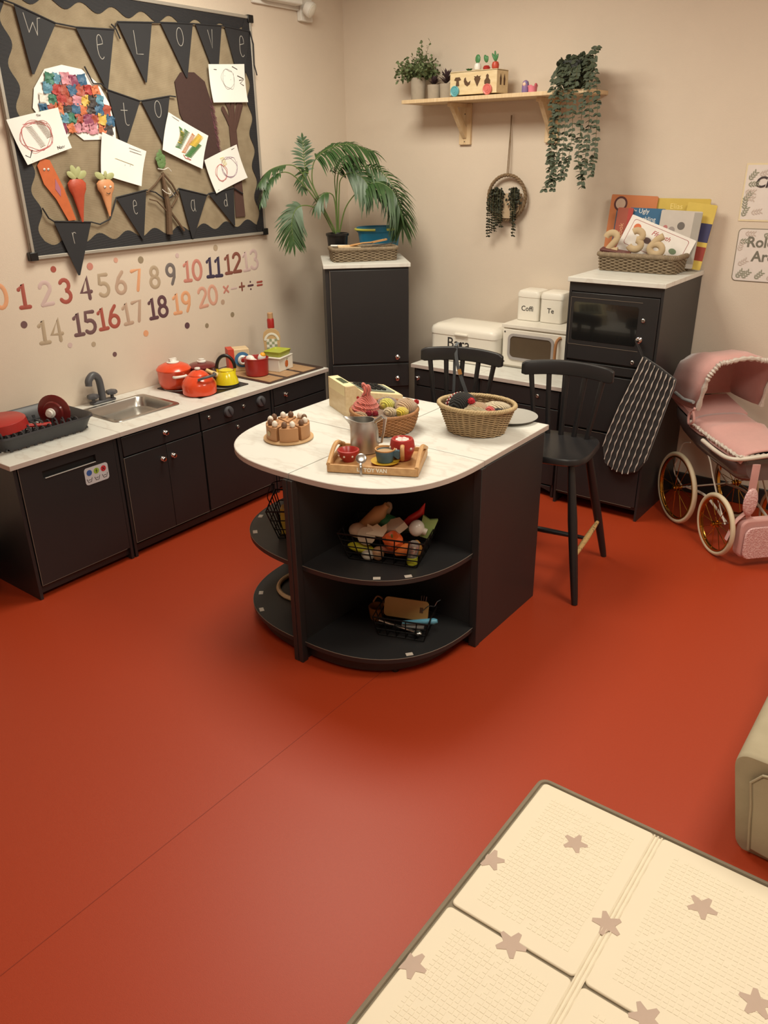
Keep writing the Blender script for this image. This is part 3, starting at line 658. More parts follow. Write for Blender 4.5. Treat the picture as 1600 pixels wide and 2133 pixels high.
tt = T('toy_food_tray', 'lime green toy tray resting on the kitchen scale', 'tray', (-2.95, 2.955, .6605), rz=.22)
g = G(); vs = []; lv = [(.044, .052, 0, .01), (.052, .060, .026, .012), (.049, .057, .026, .011), (.042, .05, .018, .01)]
for a in lv: vs += rr3(*a)
g.add(vs, [(i*n+k, i*n+(k+1) % n, (i+1)*n+(k+1) % n, (i+1)*n+k) for i in range(3) for k in range(n)]+[tuple(range(3*n, 4*n)), tuple(range(n))[::-1]])
g.out('tray_shell', mat('lime_plastic', (176, 184, 66), .35), tt)
rd = T('toy_washing_machine', 'wooden toy box with red stripe and blue round dial against the wall', 'toy appliance', (-3.12, 2.83, .5845), rz=-.55)
G().box(-.04, .04, -.055, .055, 0, .115).out('box_body', mat('light_wood2', (222, 196, 156), .5), rd, bevel=.004)
G().box(-.0412, .0412, -.0562, -.025, .0, .1165).out('red_stripe', mat('stripe_red', (206, 70, 50), .5), rd)
a_ = Matrix.Translation((.041, .015, .06)) @ fr((1, 0, 0))
dl = G().lathe([(.040, 0), (.040, .003), (.024, .004), (.0, .004)], 28, a_).out('blue_disc', mat('disc_blue', (66, 116, 160), .45), rd)
G().lathe([(.024, .003), (.026, .014), (.018, .02), (.012, .016), (.0, .016)], 24, a_).out('white_dial', whitep, dl)
G().lathe([(.010, .015), (.010, .019), (.0, .02)], 16, a_).out('red_button', redp, dl)
bt_ = T('toy_condiment_rack', 'wooden shield shaped toy bottle caddy with checked label in the corner', 'toy food', (-3.06, 3.03, .5845), rz=.785)
Mr = Matrix.Rotation(PI/2, 4, 'X'); tanw = mat('tan_wood', (200, 168, 124), .5)
shl = [(-.034, 0), (.034, 0), (.046, .15), (.040, .175), (.022, .19), (0, .195), (-.022, .19), (-.040, .175), (-.046, .15)]
G().prism(shl, .022, .030, Mr).out('front_board', tanw, bt_, bevel=.001)
G().prism([(x*.95, y*.8) for x, y in shl], -.030, -.022, Mr).out('back_board', tanw, bt_, bevel=.001)
G().box(-.034, .034, -.022, .022, 0, .008).out('caddy_base', tanw, bt_)
g = G(); mm1 = mat('check_green', (150, 158, 130), .6); mm2 = mat('check_white', (228, 226, 214), .6)
for i in range(4):
    for j in range(6):
        g.cur = (i+j) % 2; g.box(-.028+i*.014, -.028+(i+1)*.014, -.0315, -.0305, .05+j*.015, .05+(j+1)*.015)
g.out('checked_label', [mm1, mm2], bt_)
G().stroke(arc(0, .125, .036, .042, 165, 15, 10), .006, sz=.1).out('label_band', mm2, bt_, M=Matrix.Translation((0, -.0315, 0)) @ Mr)
bo = T('toy_sauce_bottle', 'slim red and cream toy sauce bottle standing in the wooden caddy', 'toy food', (-3.06, 3.03, .593))
G().lathe([(.017, 0), (.018, .01), (.018, .17), (.016, .2)], 20).out('bottle_body', mat('cream_label', (226, 214, 190), .5), bo)
G().lathe([(.0185, .185), (.0185, .228), (.015, .235)], 20).out('red_label', redp, bo)
G().lathe([(.015, .23), (.015, .262), (.013, .264), (.0, .264)], 16).out('cap', mat('tan_cap', (190, 150, 110), .5), bo)

# ------------------------------------------------------------------ corner cabinet (rotated 43 deg)
ca = math.atan2(.307, .33)
cc = T('corner_cabinet', 'tall black corner cupboard holding the palm and basket', 'cupboard', (-2.797, 3.186, 0), rz=ca)
cw, cdp = .437, .44
G().box(0, cw, 0, cdp, 0, 1.08).out('carcass', blackw, cc, bevel=.002)
G().box(0, cw, -.001, 0, .02, .55).out('lower_front', blackw, cc)
d1 = G().box(.026, cw-.003, -.012, -.001, .585, 1.07).out('door', blackw, cc, bevel=.002); knob(d1, FY(.372, -.012, .613), .0125)
G().box(.0235, .026, -.0105, -.001, .585, 1.07).out('bare_edge', edgem, d1)
d2 = G().box(.02, cw-.003, -.012, -.001, .45, .575).out('drawer_front', blackw, cc, bevel=.002); knob(d2, FY(.372, -.012, .496), .0125)
ct = T('cupboard_top', 'pale laminate top on the tall corner cupboard', 'worktop', (-2.797, 3.186, 1.0805), rz=ca)
G().box(-.008, cw+.008, -.014, cdp, 0, .02).out('slab', topm, ct, bevel=.0015)
# ------------------------------------------------------------------ back run
FYB = 3.47
bu = T('play_base_unit', 'black toy base cabinet behind the chairs under the bread bin', 'play kitchen unit', (-2.43, FYB, 0))
def back_unit(o, w, knobs):
    g = G().box(.002, w-.002, .01, BY-.016-FYB, .06, .556).box(0, .014, 0, BY-.014-FYB, 0, .556).box(w-.014, w, 0, BY-.014-FYB, 0, .556)
    g.prism([(.014, .06), (w-.014, .06)]+[(w-.014-(w-.028)*i/16, .03+.022*abs(math.sin(i/16*PI*2))) for i in range(17)], -.012, .004, Matrix.Rotation(PI/2, 4, 'X'))
    g.out('carcass', blackw, o, bevel=.001)
    G().box(.014, w-.003, -.006, .01, .468, .552).out('drawer_front', blackw, o, bevel=.0015)
    G().box(.014, w-.003, -.006, .01, .068, .462).out('door', blackw, o, bevel=.0015)
    for x, z, k in knobs: (knob if k else cupk)(o, FY(x, -.006, z))
back_unit(bu, .405, [(.03, .507, 1)])
bu2 = T('play_base_unit', 'black toy base cabinet beside the tall oven cupboard', 'play kitchen unit', (-2.02, FYB, 0))
back_unit(bu2, .45, [(.333, .519, 0)])
slab('worktop', 'pale laminate worktop under the bread bin', -2.445, -2.026, FYB-.012, BY-.002)
slab('worktop', 'pale laminate worktop under the toy microwave', -2.024, -1.56, FYB-.012, BY-.002)
# bread bin
bb = T('bread_bin', 'cream enamel bread bin lettered Bara on the back worktop', 'bread bin', (-2.225, 3.735, .581))
bw2, bd2 = .205, .12
g = G(); vs = []; lv = [(bw2-.006, bd2-.006, 0, .03), (bw2, bd2, .004, .034), (bw2, bd2, .145, .034)]
for a in lv: vs += rr3(*a)
g.add(vs, [(i*n+k, i*n+(k+1) % n, (i+1)*n+(k+1) % n, (i+1)*n+k) for i in range(2) for k in range(n)]+[tuple(range(n))[::-1], tuple(range(2*n, 3*n))]); g.out('bin_body', whitem, bb)
g = G(); vs = []; lv = [(bw2+.003, bd2+.003, .143, .036), (bw2+.003, bd2+.003, .165, .036), (bw2-.003, bd2-.003, .18, .036), (bw2-.025, bd2-.022, .193, .03), (bw2-.09, bd2-.07, .197, .02)]
for a in lv: vs += rr3(*a)
g.add(vs, [(i*n+k, i*n+(k+1) % n, (i+1)*n+(k+1) % n, (i+1)*n+k) for i in range(4) for k in range(n)]+[tuple(range(n))[::-1], tuple(range(4*n, 5*n))]); l = g.out('lid', whitem, bb)
G().box(-.04, .04, -bd2-.016, -bd2-.002, .146, .158).out('lid_handle', whitem, l, bevel=.004)
text_mesh('Bara', .08, inkm, bb, Matrix.Translation((-.02, -bd2-.0012, .100)) @ Matrix.Rotation(PI/2, 4, 'X'), name='lettering')
# microwave
mw = T('toy_microwave', 'white wooden toy microwave with grey framed window', 'toy appliance', (-1.79, 3.81, .581))
mx0, mx1, my0, my1 = -.222, .222, -.125, .12
G().box(mx0, mx1, my0, my1, 0, .205).out('casing', whitem, mw, bevel=.003)
G().box(mx0-.006, mx1+.004, my0-.012, my1, .2055, .223).out('top_board', whitem, mw, bevel=.002)
dm = G().box(mx0+.004, .145, my0-.014, my0, .012, .198).out('door', whitem, mw, bevel=.003)
Mf = Matrix.Translation((0, my0-.014, 0)) @ Matrix.Rotation(PI/2, 4, 'X')
g = G(); o1 = rrect(-.185, .075, .045, .18, .03, 6); i1 = rrect(-.172, .062, .058, .167, .022, 6); nn_ = len(o1)
g.add([(x, z, .0) for x, z in o1]+[(x, z, .006) for x, z in o1]+[(x, z, .006) for x, z in i1]+[(x, z, .0) for x, z in i1], [(k, (k+1) % nn_, (k+1) % nn_+nn_, k+nn_) for k in range(nn_)]+[(k+nn_, (k+1) % nn_+nn_, (k+1) % nn_+2*nn_, k+2*nn_) for k in range(nn_)]+[(k+2*nn_, (k+1) % nn_+2*nn_, (k+1) % nn_+3*nn_, k+3*nn_) for k in range(nn_)], Mf)
g.out('window_frame', mat('mw_grey', (168, 162, 160), .4), dm)
G().prism(i1, .0, .002, Mf).out('window_pane', mat('mw_pane', (96, 82, 66), .18, coat=.5), dm)
G().tube(cr([(.092, my0-.012, .045), (.094, my0-.04, .055), (.096, my0-.04, .155), (.10, my0-.02, .18), (.11, my0-.012, .185)], 4), .008, 8).out('handle', mat('handle_wood', (176, 122, 78), .5), dm)
for zz in (.03, .185): G().lathe([(.004, 0), (.004, .002), (.0, .002)], 10, FY(mx0+.016, my0-.014, zz)).out('screw', inkm, dm)
# canisters
def canister(x, txt, lab):
    o = T('canister', lab, 'canister', (x, 3.868, .8045)); 
    h = .062; lv = [(h-.003, h-.004, 0, .014), (h, h, .003, .016), (h, h, .122, .016)]
    g = G(); vs = []
    for a in lv: vs += rr3(*a)
    g.add(vs, [(i*n+k, i*n+(k+1) % n, (i+1)*n+(k+1) % n, (i+1)*n+k) for i in range(2) for k in range(n)]+[tuple(range(n))[::-1], tuple(range(2*n, 3*n))]); g.out('canister_body', whitem, o)
    g = G(); vs = []; lv = [(h+.002, h+.002, .12, .018), (h+.002, h+.002, .138, .018), (h-.004, h-.004, .15, .018), (h-.02, h-.02, .156, .014)]
    for a in lv: vs += rr3(*a)
    g.add(vs, [(i*n+k, i*n+(k+1) % n, (i+1)*n+(k+1) % n, (i+1)*n+k) for i in range(3) for k in range(n)]+[tuple(range(n))[::-1], tuple(range(3*n, 4*n))]); g.out('lid', whitem, o)
    text_mesh(txt, .036, inkm, o, Matrix.Translation((0, -h-.001, .062)) @ Matrix.Rotation(PI/2, 4, 'X'))
canister(-1.945, 'Coffi', 'cream enamel canister lettered Coffi on the toy microwave')
canister(-1.812, 'Te', 'cream enamel canister lettered Te on the toy microwave')
# tall oven cupboard
tc_ = T('tall_oven_cupboard', 'tall black toy oven cupboard at the right holding the book basket', 'cupboard', (-1.548, 3.43, 0))
TW, TD = .43, BY-.014-3.43
G().box(.002, TW-.002, .012, TD-.002, .05, 1.078).box(0, .012, 0, TD, 0, 1.08).box(TW-.012, TW, 0, TD, 0, 1.08).box(.012, TW-.012, .0, .012, 1.04, 1.08).out('carcass', blackw, tc_, bevel=.001)
ov = G().box(.014, TW-.014, -.004, .012, .735, 1.036).out('oven_front', blackw, tc_, bevel=.002)
g = G()
for a in ((.0145, .345, 1.013, 1.0145), (.0145, .345, .803, .8045), (.0145, .0158, .804, 1.014)): g.box(a[0], a[1], -.0052, -.0038, a[2], a[3])
g.out('bare_edge', edgem, ov)
G().prism(rrect(.03, .33, .825, .995, .01, 4), .0042, .0052, Matrix.Rotation(PI/2, 4, 'X')).out('oven_window', mat('dark_pane', (26, 26, 26), .12, coat=.4), ov)
knob(ov, FY(.348, -.004, .856), .0135); cupk(ov, FY(.355, -.004, .94)); cupk(ov, FY(.328, -.004, .754))
G().box(.014, TW-.014, -.004, .012, .685, .725).out('drawer_front', blackw, tc_, bevel=.0015)
G().box(.014, TW-.014, -.004, .012, .415, .675).out('drawer_front', blackw, tc_, bevel=.0015)
dd_ = G().box(.014, TW-.014, -.004, .012, .07, .405).out('door', blackw, tc_, bevel=.0015)
g = G().box(.014, TW-.03, -.0052, -.0038, .068, .0694).box(.06, .23, -.0052, -.0038, .4045, .4058); g.out('bare_edge', edgem, dd_)
ct = T('cupboard_top', 'pale laminate top on the tall oven cupboard', 'worktop', (-1.548, 3.43, 1.0805))
G().box(-.006, TW+.006, -.012, TD+.006, 0, .02).out('slab', topm, ct, bevel=.0015)

# ------------------------------------------------------------------ island
CX, CY = -1.643, 2.104
def superq(r, n_, a0, a1, k=20):
    o = []
    for i in range(k+1):
        a = math.radians(a0+(a1-a0)*i/k); c, s_ = math.cos(a), math.sin(a)
        o.append((r*math.copysign(abs(c)**(2/n_), c), r*math.copysign(abs(s_)**(2/n_), s_)))
    return o
def quarter(label, a0, a1, sgn, tags, tlow):
    o = T('quarter_shelf_unit', label, 'shelf unit', (CX, CY, 0), group='rounded end units of the play island')
    e = .0015*sgn
    G().prism([(e, -.0015)]+[(x+e, y-.0015) for x, y in superq(.445, 2.8, a0, a1)], .68, .70).out('worktop', [topm], o, bevel=.0015)
    G().prism([(e, -.0015)]+[(x+e, y-.0015) for x, y in superq(.4465, 2.8, a0, a1)], .6815, .6985).out('edge_band', topedge, o)
    for z0, nm, rr, tg in ((.352, 'middle_shelf', .43, tags), (.06, 'bottom_shelf', .44, tlow)):
        s = G().prism([(e, -.001)]+[(x+e, y-.001) for x, y in superq(rr, 2.6, a0, a1)], z0, z0+.018).out(nm, blackw, o, bevel=.002)
        G().tube([(x+e, y-.001, z0+.0182) for x, y in superq(rr, 2.6, a0, a1)], .0012, 5).out('bare_edge', edgem, s)
        for tx, ty in tg:
            kq = ((abs(tx-CX)/rr)**2.6+(abs(ty-CY)/rr)**2.6)**(1/2.6); kq = min(1, .965/kq); tx, ty = CX+(tx-CX)*kq, CY+(ty-CY)*kq
            G().box(-.012, .012, -.008, .008, 0, .0012).out('tape_tag', mat('tape', (206, 196, 184), .5), s, M=TR(tx-CX, ty-CY, z0+.018, math.atan2(ty-CY, tx-CX)+PI/2))
    k = G().prism([(e, -.02)]+[(x*.92+e, y*.92-.02) for x, y in superq(.43, 2.6, a0, a1)], .012, .06).out('plinth', blackw, o)
    G().box(sgn*.001, sgn*.013, -.445, -.001, 0, .68).out('side_panel', blackw, o, bevel=.001)
    if sgn > 0: G().box(.013, .445, -.014, -.001, 0, .68).out('back_panel', blackw, o, bevel=.001)
    else: G().box(-.445, -.013, -.014, -.001, 0, .68).out('back_panel', blackw, o, bevel=.001)
    for a in (a0+45,):
        x, y = .43*math.cos(math.radians(a)), .43*math.sin(math.radians(a)); G().lathe([(.012, 0), (.012, .03), (.0, .03)], 12, Matrix.Translation((x, y, 0))).out('foot', blackp, o)
    G().box(sgn*.001, sgn*.02, -.458, -.43, 0, .68).out('post', blackw, o, bevel=.002)
    G().box(*( (.425, .455) if sgn > 0 else (-.455, -.425)), -.028, -.001, 0, .68).out('post', blackw, o, bevel=.002)
quarter('right rounded black shelf unit of the island with pale top', -90, 0, 1, [(-1.345, 1.715), (-1.262, 1.79)], [(-1.243, 1.775)])
quarter('left rounded black shelf unit of the island with pale top', -180, -90, -1, [(-2.035, 1.87), (-1.945, 1.763)], [(-1.99, 1.815), (-1.905, 1.72)])
for sgn, lab in ((1, 'right square black cabinet of the island with plain side panel'), (-1, 'left square black cabinet at the back of the island')):
    o = T('island_cabinet', lab, 'cabinet', (CX, CY, 0), group='square cabinets of the play island')
    xa, xb = (.0015, .446) if sgn > 0 else (-.446, -.0015)
    G().box(xa, xb, .0015, .461, .68, .70).out('worktop', topm, o, bevel=.0015)
    G().box(xa-.001 if sgn < 0 else xa, xb+.001 if sgn > 0 else xb, .0015, .462, .6815, .6985).out('edge_band', topedge, o)
    g = G().box(xa, xa+.014, .002, .42, .0, .68).box(xb-.014, xb, .002, .42, .0, .68).box(xa+.014, xb-.014, .002, .016, .0, .68).box(xa+.014, xb-.014, .34, .352, .05, .68).box(xa+.014, xb-.014, .016, .34, .05, .066)
    g.out('carcass', blackw, o, bevel=.001)
    q = (xb-.014, xb) if sgn > 0 else (xa, xa+.014)
    if sgn > 0: G().box(xb-.001, xb+.006, .002, .42, 0, .68).out('side_panel', blackw, o, bevel=.001)

# ------------------------------------------------------------------ weave helper
def weave(path, z0, z1, rows, stakes, mt, parent, r=.003, amp=.0025, per=None, name='woven_wall', phase=True):
    """path(t, z) -> (x, y); strands waving in and out of the stakes"""
    g = G(); N_ = stakes*4
    for i in range(rows):
        z = z0+(z1-z0)*i/(rows-1) if rows > 1 else z0; pts = []
        for k in range(N_):
            t = k/N_; x, y = path(t, z); x2, y2 = path(t+.001, z); nx, ny = (y2-y), -(x2-x); l_ = math.hypot(nx, ny) or 1
            w_ = amp*math.sin(k/4*PI+(i % 2)*PI if phase else 0)
            pts.append((x+nx/l_*w_, y+ny/l_*w_, z))
        g.tube(pts, r, 5, closed=True)
    return g.out(name, mt, parent, ang=80)
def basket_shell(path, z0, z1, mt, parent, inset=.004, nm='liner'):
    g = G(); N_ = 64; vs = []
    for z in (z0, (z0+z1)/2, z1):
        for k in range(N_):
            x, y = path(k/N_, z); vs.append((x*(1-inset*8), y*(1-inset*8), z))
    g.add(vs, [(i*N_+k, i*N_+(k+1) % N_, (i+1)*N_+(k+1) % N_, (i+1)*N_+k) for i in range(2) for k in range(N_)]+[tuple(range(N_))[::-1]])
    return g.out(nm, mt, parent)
def braid(path, z, mt, parent, r=.006, turns=40, amp=.004, name='braided_rim'):
    g = G(); N_ = turns*8
    for ph in (0, 2.09, 4.19):
        pts = []
        for k in range(N_):
            t = k/N_; x, y = path(t, z); x2, y2 = path(t+.001, z); nx, ny = (y2-y), -(x2-x); l_ = math.hypot(nx, ny) or 1
            a = 2*PI*turns*t+ph; pts.append((x+nx/l_*amp*math.cos(a), y+ny/l_*amp*math.cos(a), z+amp*math.sin(a)))
        g.tube(pts, r, 5, closed=True)
    return g.out(name, mt, parent, ang=80)
rattan = mat('rattan', (176, 122, 74), .6, var=.25, scale=60); wicker = mat('wicker', (192, 164, 124), .65, var=.25, scale=50); wicker2 = mat('wicker_rim', (198, 172, 128), .6, var=.2, scale=50)
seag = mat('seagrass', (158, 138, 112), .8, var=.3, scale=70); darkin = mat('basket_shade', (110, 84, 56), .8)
# island: rattan bowl basket
rb = T('rattan_bowl', 'round brown rattan bowl filled with knitted toys on the island', 'basket', (-1.663, 2.185, .7005))
def prt(t, z):
    k = min(1, z/.07); rr = .100+.020*math.sin(k*PI/2); return rr*math.cos(2*PI*t), rr*math.sin(2*PI*t)
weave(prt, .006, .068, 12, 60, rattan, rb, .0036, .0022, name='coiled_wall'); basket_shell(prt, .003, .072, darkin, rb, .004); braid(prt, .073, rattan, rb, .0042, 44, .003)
# wicker oval basket
wb = T('wicker_basket', 'oval flared wicker basket of woolly hats on the island', 'basket', (-1.378, 2.352, .7005), rz=.18)
def pwk(t, z):
    k = z/.1; a = .100+.038*k; b = .080+.028*k; return a*math.cos(2*PI*t), b*math.sin(2*PI*t)
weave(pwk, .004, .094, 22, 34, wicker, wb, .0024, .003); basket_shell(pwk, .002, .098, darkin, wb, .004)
g = G()
for k in range(34):
    x0, y0 = pwk(k/34, 0); x1, y1 = pwk(k/34, .098); g.tube([(x0, y0, .002), (x1, y1, .098)], .0022, 5)
g.out('stake', wicker, wb); braid(pwk, .1, wicker2, wb, .0048, 30, .004)
# knitted things
def knit(n_, c, c2=None): return mat('knit_'+n_, c, .95, kind='ridge', scale=55, col2=c2 or tuple(int(x*.72) for x in c), bump=1.0, sheen=.35 if sum(c) > 240 else .05)
def blob(name, lab, cat, loc, rad, mt, wob=.05, rot=None, grp=None, seg=20):
    o = T(name, lab, cat, loc, group=grp); G().ball((0, 0, 0), rad, seg, rot, wob).out('body', mt, o); return o
ph = T('knitted_hat', 'coral pink ribbed bobble hat standing in the rattan bowl', 'knitted hat', (-1.722, 2.155, .775))
pk = knit('pink', (232, 122, 108))
g = G(); prof = [(.052, -.03), (.056, -.018), (.05, -.008), (.052, 0), (.044, .008), (.046, .014), (.036, .022), (.037, .028), (.026, .036), (.02, .044), (.012, .05), (.011, .062), (.014, .07), (.011, .082), (.006, .088), (.0, .089)]
g.lathe(prof, 40, Matrix.Rotation(.12, 4, 'Y'), fn=lambda q, a, i: (q[0]*(1+.03*math.cos(12*a+i)), q[1]*(1+.03*math.cos(12*a+i)), q[2]))
g.out('hat_crown', pk, ph)
G().tube(cr([(-.004, -.012, .05), (.010, -.016, .064), (.006, -.012, .086), (-.010, -.004, .088), (-.012, .01, .06)], 4), .006, 8).out('top_loop', pk, ph)
g = G(); g.lathe([(.048, -.032), (.054, -.028), (.054, -.012), (.05, -.010), (.046, -.028), (.048, -.032)], 40, fn=lambda q, a, i: (q[0], q[1], q[2]+.004*math.sin(9*a)), cap=False).out('hat_brim', knit('darkgrey', (62, 54, 54)), ph)
def pom(loc, r, c, lab, grp='small pompoms on the knitted toys'):
    g = G()
    for i in range(90):
        d_ = Vector((random.gauss(0, 1), random.gauss(0, 1), random.gauss(0, 1))).normalized(); g.tube([d_*r*.3, d_*r*random.uniform(.9, 1.05)], [.0022, .0008], 4)
    g.ball((0, 0, 0), r*.8, 12)
    return tag(g.out('pompom', mat('pom_%d' % c[0], c, .95, var=.2, scale=80), loc=loc), lab, 'pompom', grp)
pom((-1.672, 2.108, .775), .0125, (142, 30, 44), 'left dark red pompom at the front of the rattan bowl')
pom((-1.652, 2.118, .775), .0125, (146, 34, 46), 'right dark red pompom at the front of the rattan bowl')
pom((-1.578, 2.265, .795), .011, (186, 40, 44), 'small red pompom at the right back of the rattan bowl')
blob('knitted_cake', 'yellow knitted ball with grey edge in the rattan bowl', 'knitted toy', (-1.665, 2.205, .785), (.03, .026, .024), knit('yellow', (222, 214, 92)))
blob('knitted_bun', 'grey brown knitted ball behind the yellow one', 'knitted toy', (-1.685, 2.235, .772), (.045, .04, .03), knit('greybrown', (150, 128, 116)))
blob('knitted_bun', 'large beige knitted ball at the right of the rattan bowl', 'knitted toy', (-1.603, 2.235, .78), (.042, .04, .032), knit('beige', (206, 172, 138)))
blob('knitted_bun', 'small cream knitted roll at the front right of the rattan bowl', 'knitted toy', (-1.615, 2.155, .778), (.026, .02, .018), knit('cream', (214, 192, 156)))
blob('knitted_bun', 'bright yellow knitted lump at the rattan bowl rim', 'knitted toy', (-1.585, 2.185, .776), (.026, .024, .018), knit('bright_yellow', (236, 208, 70)))
blob('knitted_biscuit', 'flecked tan knitted roll under the pink hat', 'knitted toy', (-1.70, 2.095, .766), (.032, .018, .014), knit('tan', (190, 156, 116), (90, 66, 48)))
blob('knitted_bun', 'brown knitted filler at the bottom of the rattan bowl', 'knitted toy', (-1.655, 2.165, .752), (.088, .088, .022), knit('brown', (150, 122, 98)))
# wicker basket contents
hat = T('knitted_hat', 'black woolly hat with red and white fair isle band in the wicker basket', 'knitted hat', (-1.425, 2.335, .784))
Mh = fr((.75, -.35, .35))
G().lathe([(.05, -.045), (.053, -.03), (.053, -.01)], 36, Mh).out('hat_band', knit('maroon', (120, 40, 44), (60, 24, 28)), hat)
G().lathe([(.053, -.012), (.055, .0), (.05, .02), (.036, .036), (.018, .044), (.0, .046)], 36, Mh).out('hat_crown', knit('black', (34, 32, 31)), hat)
for row, cl in ((-.028, (220, 210, 200)), (-.018, (170, 40, 50)), (-.008, (220, 210, 200))):
    g = G()
    for k in range(26): a = 2*PI*k/26; g.ball(tuple(Mh.to_3x3() @ P3(.054*math.cos(a), .054*math.sin(a), row)), .0036, 6)
    g.out('stitch_row', mat('stitch%d' % cl[0], cl, .9), hat)
pom((-1.380, 2.318, .818), .014, (206, 50, 62), 'red pompom on the black woolly hat in the wicker basket')
blob('knitted_hat', 'beige woolly hat in the middle of the wicker basket', 'knitted hat', (-1.362, 2.330, .783), (.048, .042, .030), knit('oat', (190, 158, 122), (140, 110, 80)), .04)
blob('knitted_mitten', 'cream woolly mitten at the back of the wicker basket', 'knitted mitten', (-1.315, 2.385, .790), (.05, .03, .020), knit('ecru', (222, 204, 170)), .05, Matrix.Rotation(.3, 4, 'Z'))
blob('knitted_mitten', 'olive cream woolly mitten at the front of the wicker basket', 'knitted mitten', (-1.345, 2.29, .788), (.052, .028, .02), knit('olive', (176, 158, 118)), .05)
blob('knitted_sock', 'coral red knitted heel at the right of the wicker basket', 'knitted sock', (-1.302, 2.315, .797), (.018, .014, .016), knit('coral', (226, 92, 86)), .05)
blob('knitted_sock', 'black woolly cuff beside the coral heel', 'knitted sock', (-1.275, 2.333, .795), (.026, .012, .010), knit('black2', (40, 36, 38)), .05)
blob('knitted_blanket', 'tan woolly filling under the hats in the wicker basket', 'knitted blanket', (-1.378, 2.345, .742), (.102, .078, .026), knit('tan3', (170, 140, 108)), .03)
# plate behind the wicker basket
pl = tag(G().lathe([(.03, 0), (.05, .002), (.098, .010), (.102, .013), (.096, .0125), (.05, .006), (.0, .004)], 40).out('toy_plate', mat('plate_grey', (176, 174, 168), .35), loc=(-1.345, 2.545, .7008)), 'light grey round plate half hidden behind the wicker basket', 'plate')
# cake
ck = T('wooden_cake', 'wooden toy cake in slices with white and brown icing knobs', 'toy food', (-1.878, 1.908, .7005))
G().lathe([(.084, 0), (.088, .003), (.088, .007), (.084, .009), (.0, .009)], 44).out('cake_board', mat('cake_board', (206, 168, 122), .5), ck)
cakem = mat('cake_wood', (186, 136, 92), .55, var=.08, scale=20); cakei = mat('cake_side', (170, 116, 84), .55)
wk, bk = mat('icing_white', (238, 228, 214), .4), mat('icing_brown', (116, 84, 62), .5)
for k in range(6):
    a0 = math.radians(60*k+52.5-4.5); da = math.radians(55); off = .004
    mid = a0+da/2; cx, cy = off*math.cos(mid), off*math.sin(mid)
    pts = [(cx, cy)]+[(cx+.073*math.cos(a0+da*i/8), cy+.073*math.sin(a0+da*i/8)) for i in range(9)]
    s = G().prism(pts, .0095, .058).out('cake_slice', cakem, ck, bevel=.0015)
    for i, t in enumerate((.25, .75)):
        a = a0+da*t; x, y = cx+.058*math.cos(a), cy+.058*math.sin(a)
        G().lathe([(.006, .058), (.0095, .062), (.0105, .068), (.008, .075), (.003, .079), (.0, .08)], 14, Matrix.Translation((x, y, 0))).out('icing_knob', wk if (k*2+i) % 2 else bk, s)
    x, y = cx+.035*math.cos(mid), cy+.035*math.sin(mid)
    G().lathe([(.004, .0575), (.004, .0585), (.0, .0585)], 10, Matrix.Translation((x, y, 0))).out('hole', mat('hole_brown', (110, 76, 50), .7), s)
    if k == 3: G().lathe([(.009, 0), (.009, .002), (.0, .002)], 18, Matrix.Translation((cx+.0735*math.cos(mid), cy+.0735*math.sin(mid), .034)) @ fr((math.cos(mid), math.sin(mid), 0))).out('touch_dot', mat('dot_tan', (190, 170, 130), .6), s)
# till
tl = T('wooden_till', 'pale wooden toy cash register with black keys at the back left of the island', 'toy till', (-1.866, 2.213, .7005), rz=.0)
q = Vector((-2.032+1.866, 2.304-2.215, 0)); ang = math.atan2(q.y, q.x)-PI
tl.rotation_euler = (0, 0, ang)   # local -x points along the short end, local y to the far end
prof = [(0, 0), (.24, 0), (.24, .055), (.07, .088), (.04, .118), (0, .118)]
Mt = Matrix(((0, 0, -1, 0), (1, 0, 0, 0), (0, 1, 0, 0), (0, 0, 0, 1)))
G().prism(prof, 0, .012, Mt).prism(prof, .168, .18, Mt).out('side_panel', palew, tl, bevel=.0015)
G().box(-.168, -.012, 0, .01, .0, .078).out('end_panel', palew, tl); G().box(-.168, -.012, .23, .24, 0, .05).out('end_panel', palew, tl)
G().prism([(.0, .078), (.0, .118), (.04, .118), (.07, .088), (.24, .055), (.24, .048), (.07, .08), (.012, .08)], .0125, .1675, Mt).out('top_shell', creamw, tl)
Mk = Matrix.Translation((-.09, .15, .0735)) @ Matrix.Rotation(-.192, 4, 'X')
G().box(-.062, .062, -.07, .07, .0, .003, Mk).out('keypad', mat('keypad_grey', (120, 126, 116), .5), tl)
for i in range(4):
    for j in range(5): G().box(-.052+i*.026, -.034+i*.026, -.064+j*.022, -.048+j*.022, .003, .009, Mk).out('key', blackp, tl, bevel=.001)
G().box(-.13, -.05, .012, .034, .118, .1195).out('display', mat('display_green', (74, 84, 62), .3), tl)
for y_, z_ in ((.05, .07), (.2, .03)): G().lathe([(.006, 0), (.005, .003), (.0, .003)], 10, Matrix.Translation((0, y_, z_)) @ fr((1, 0, 0))).out('peg', redp, tl)
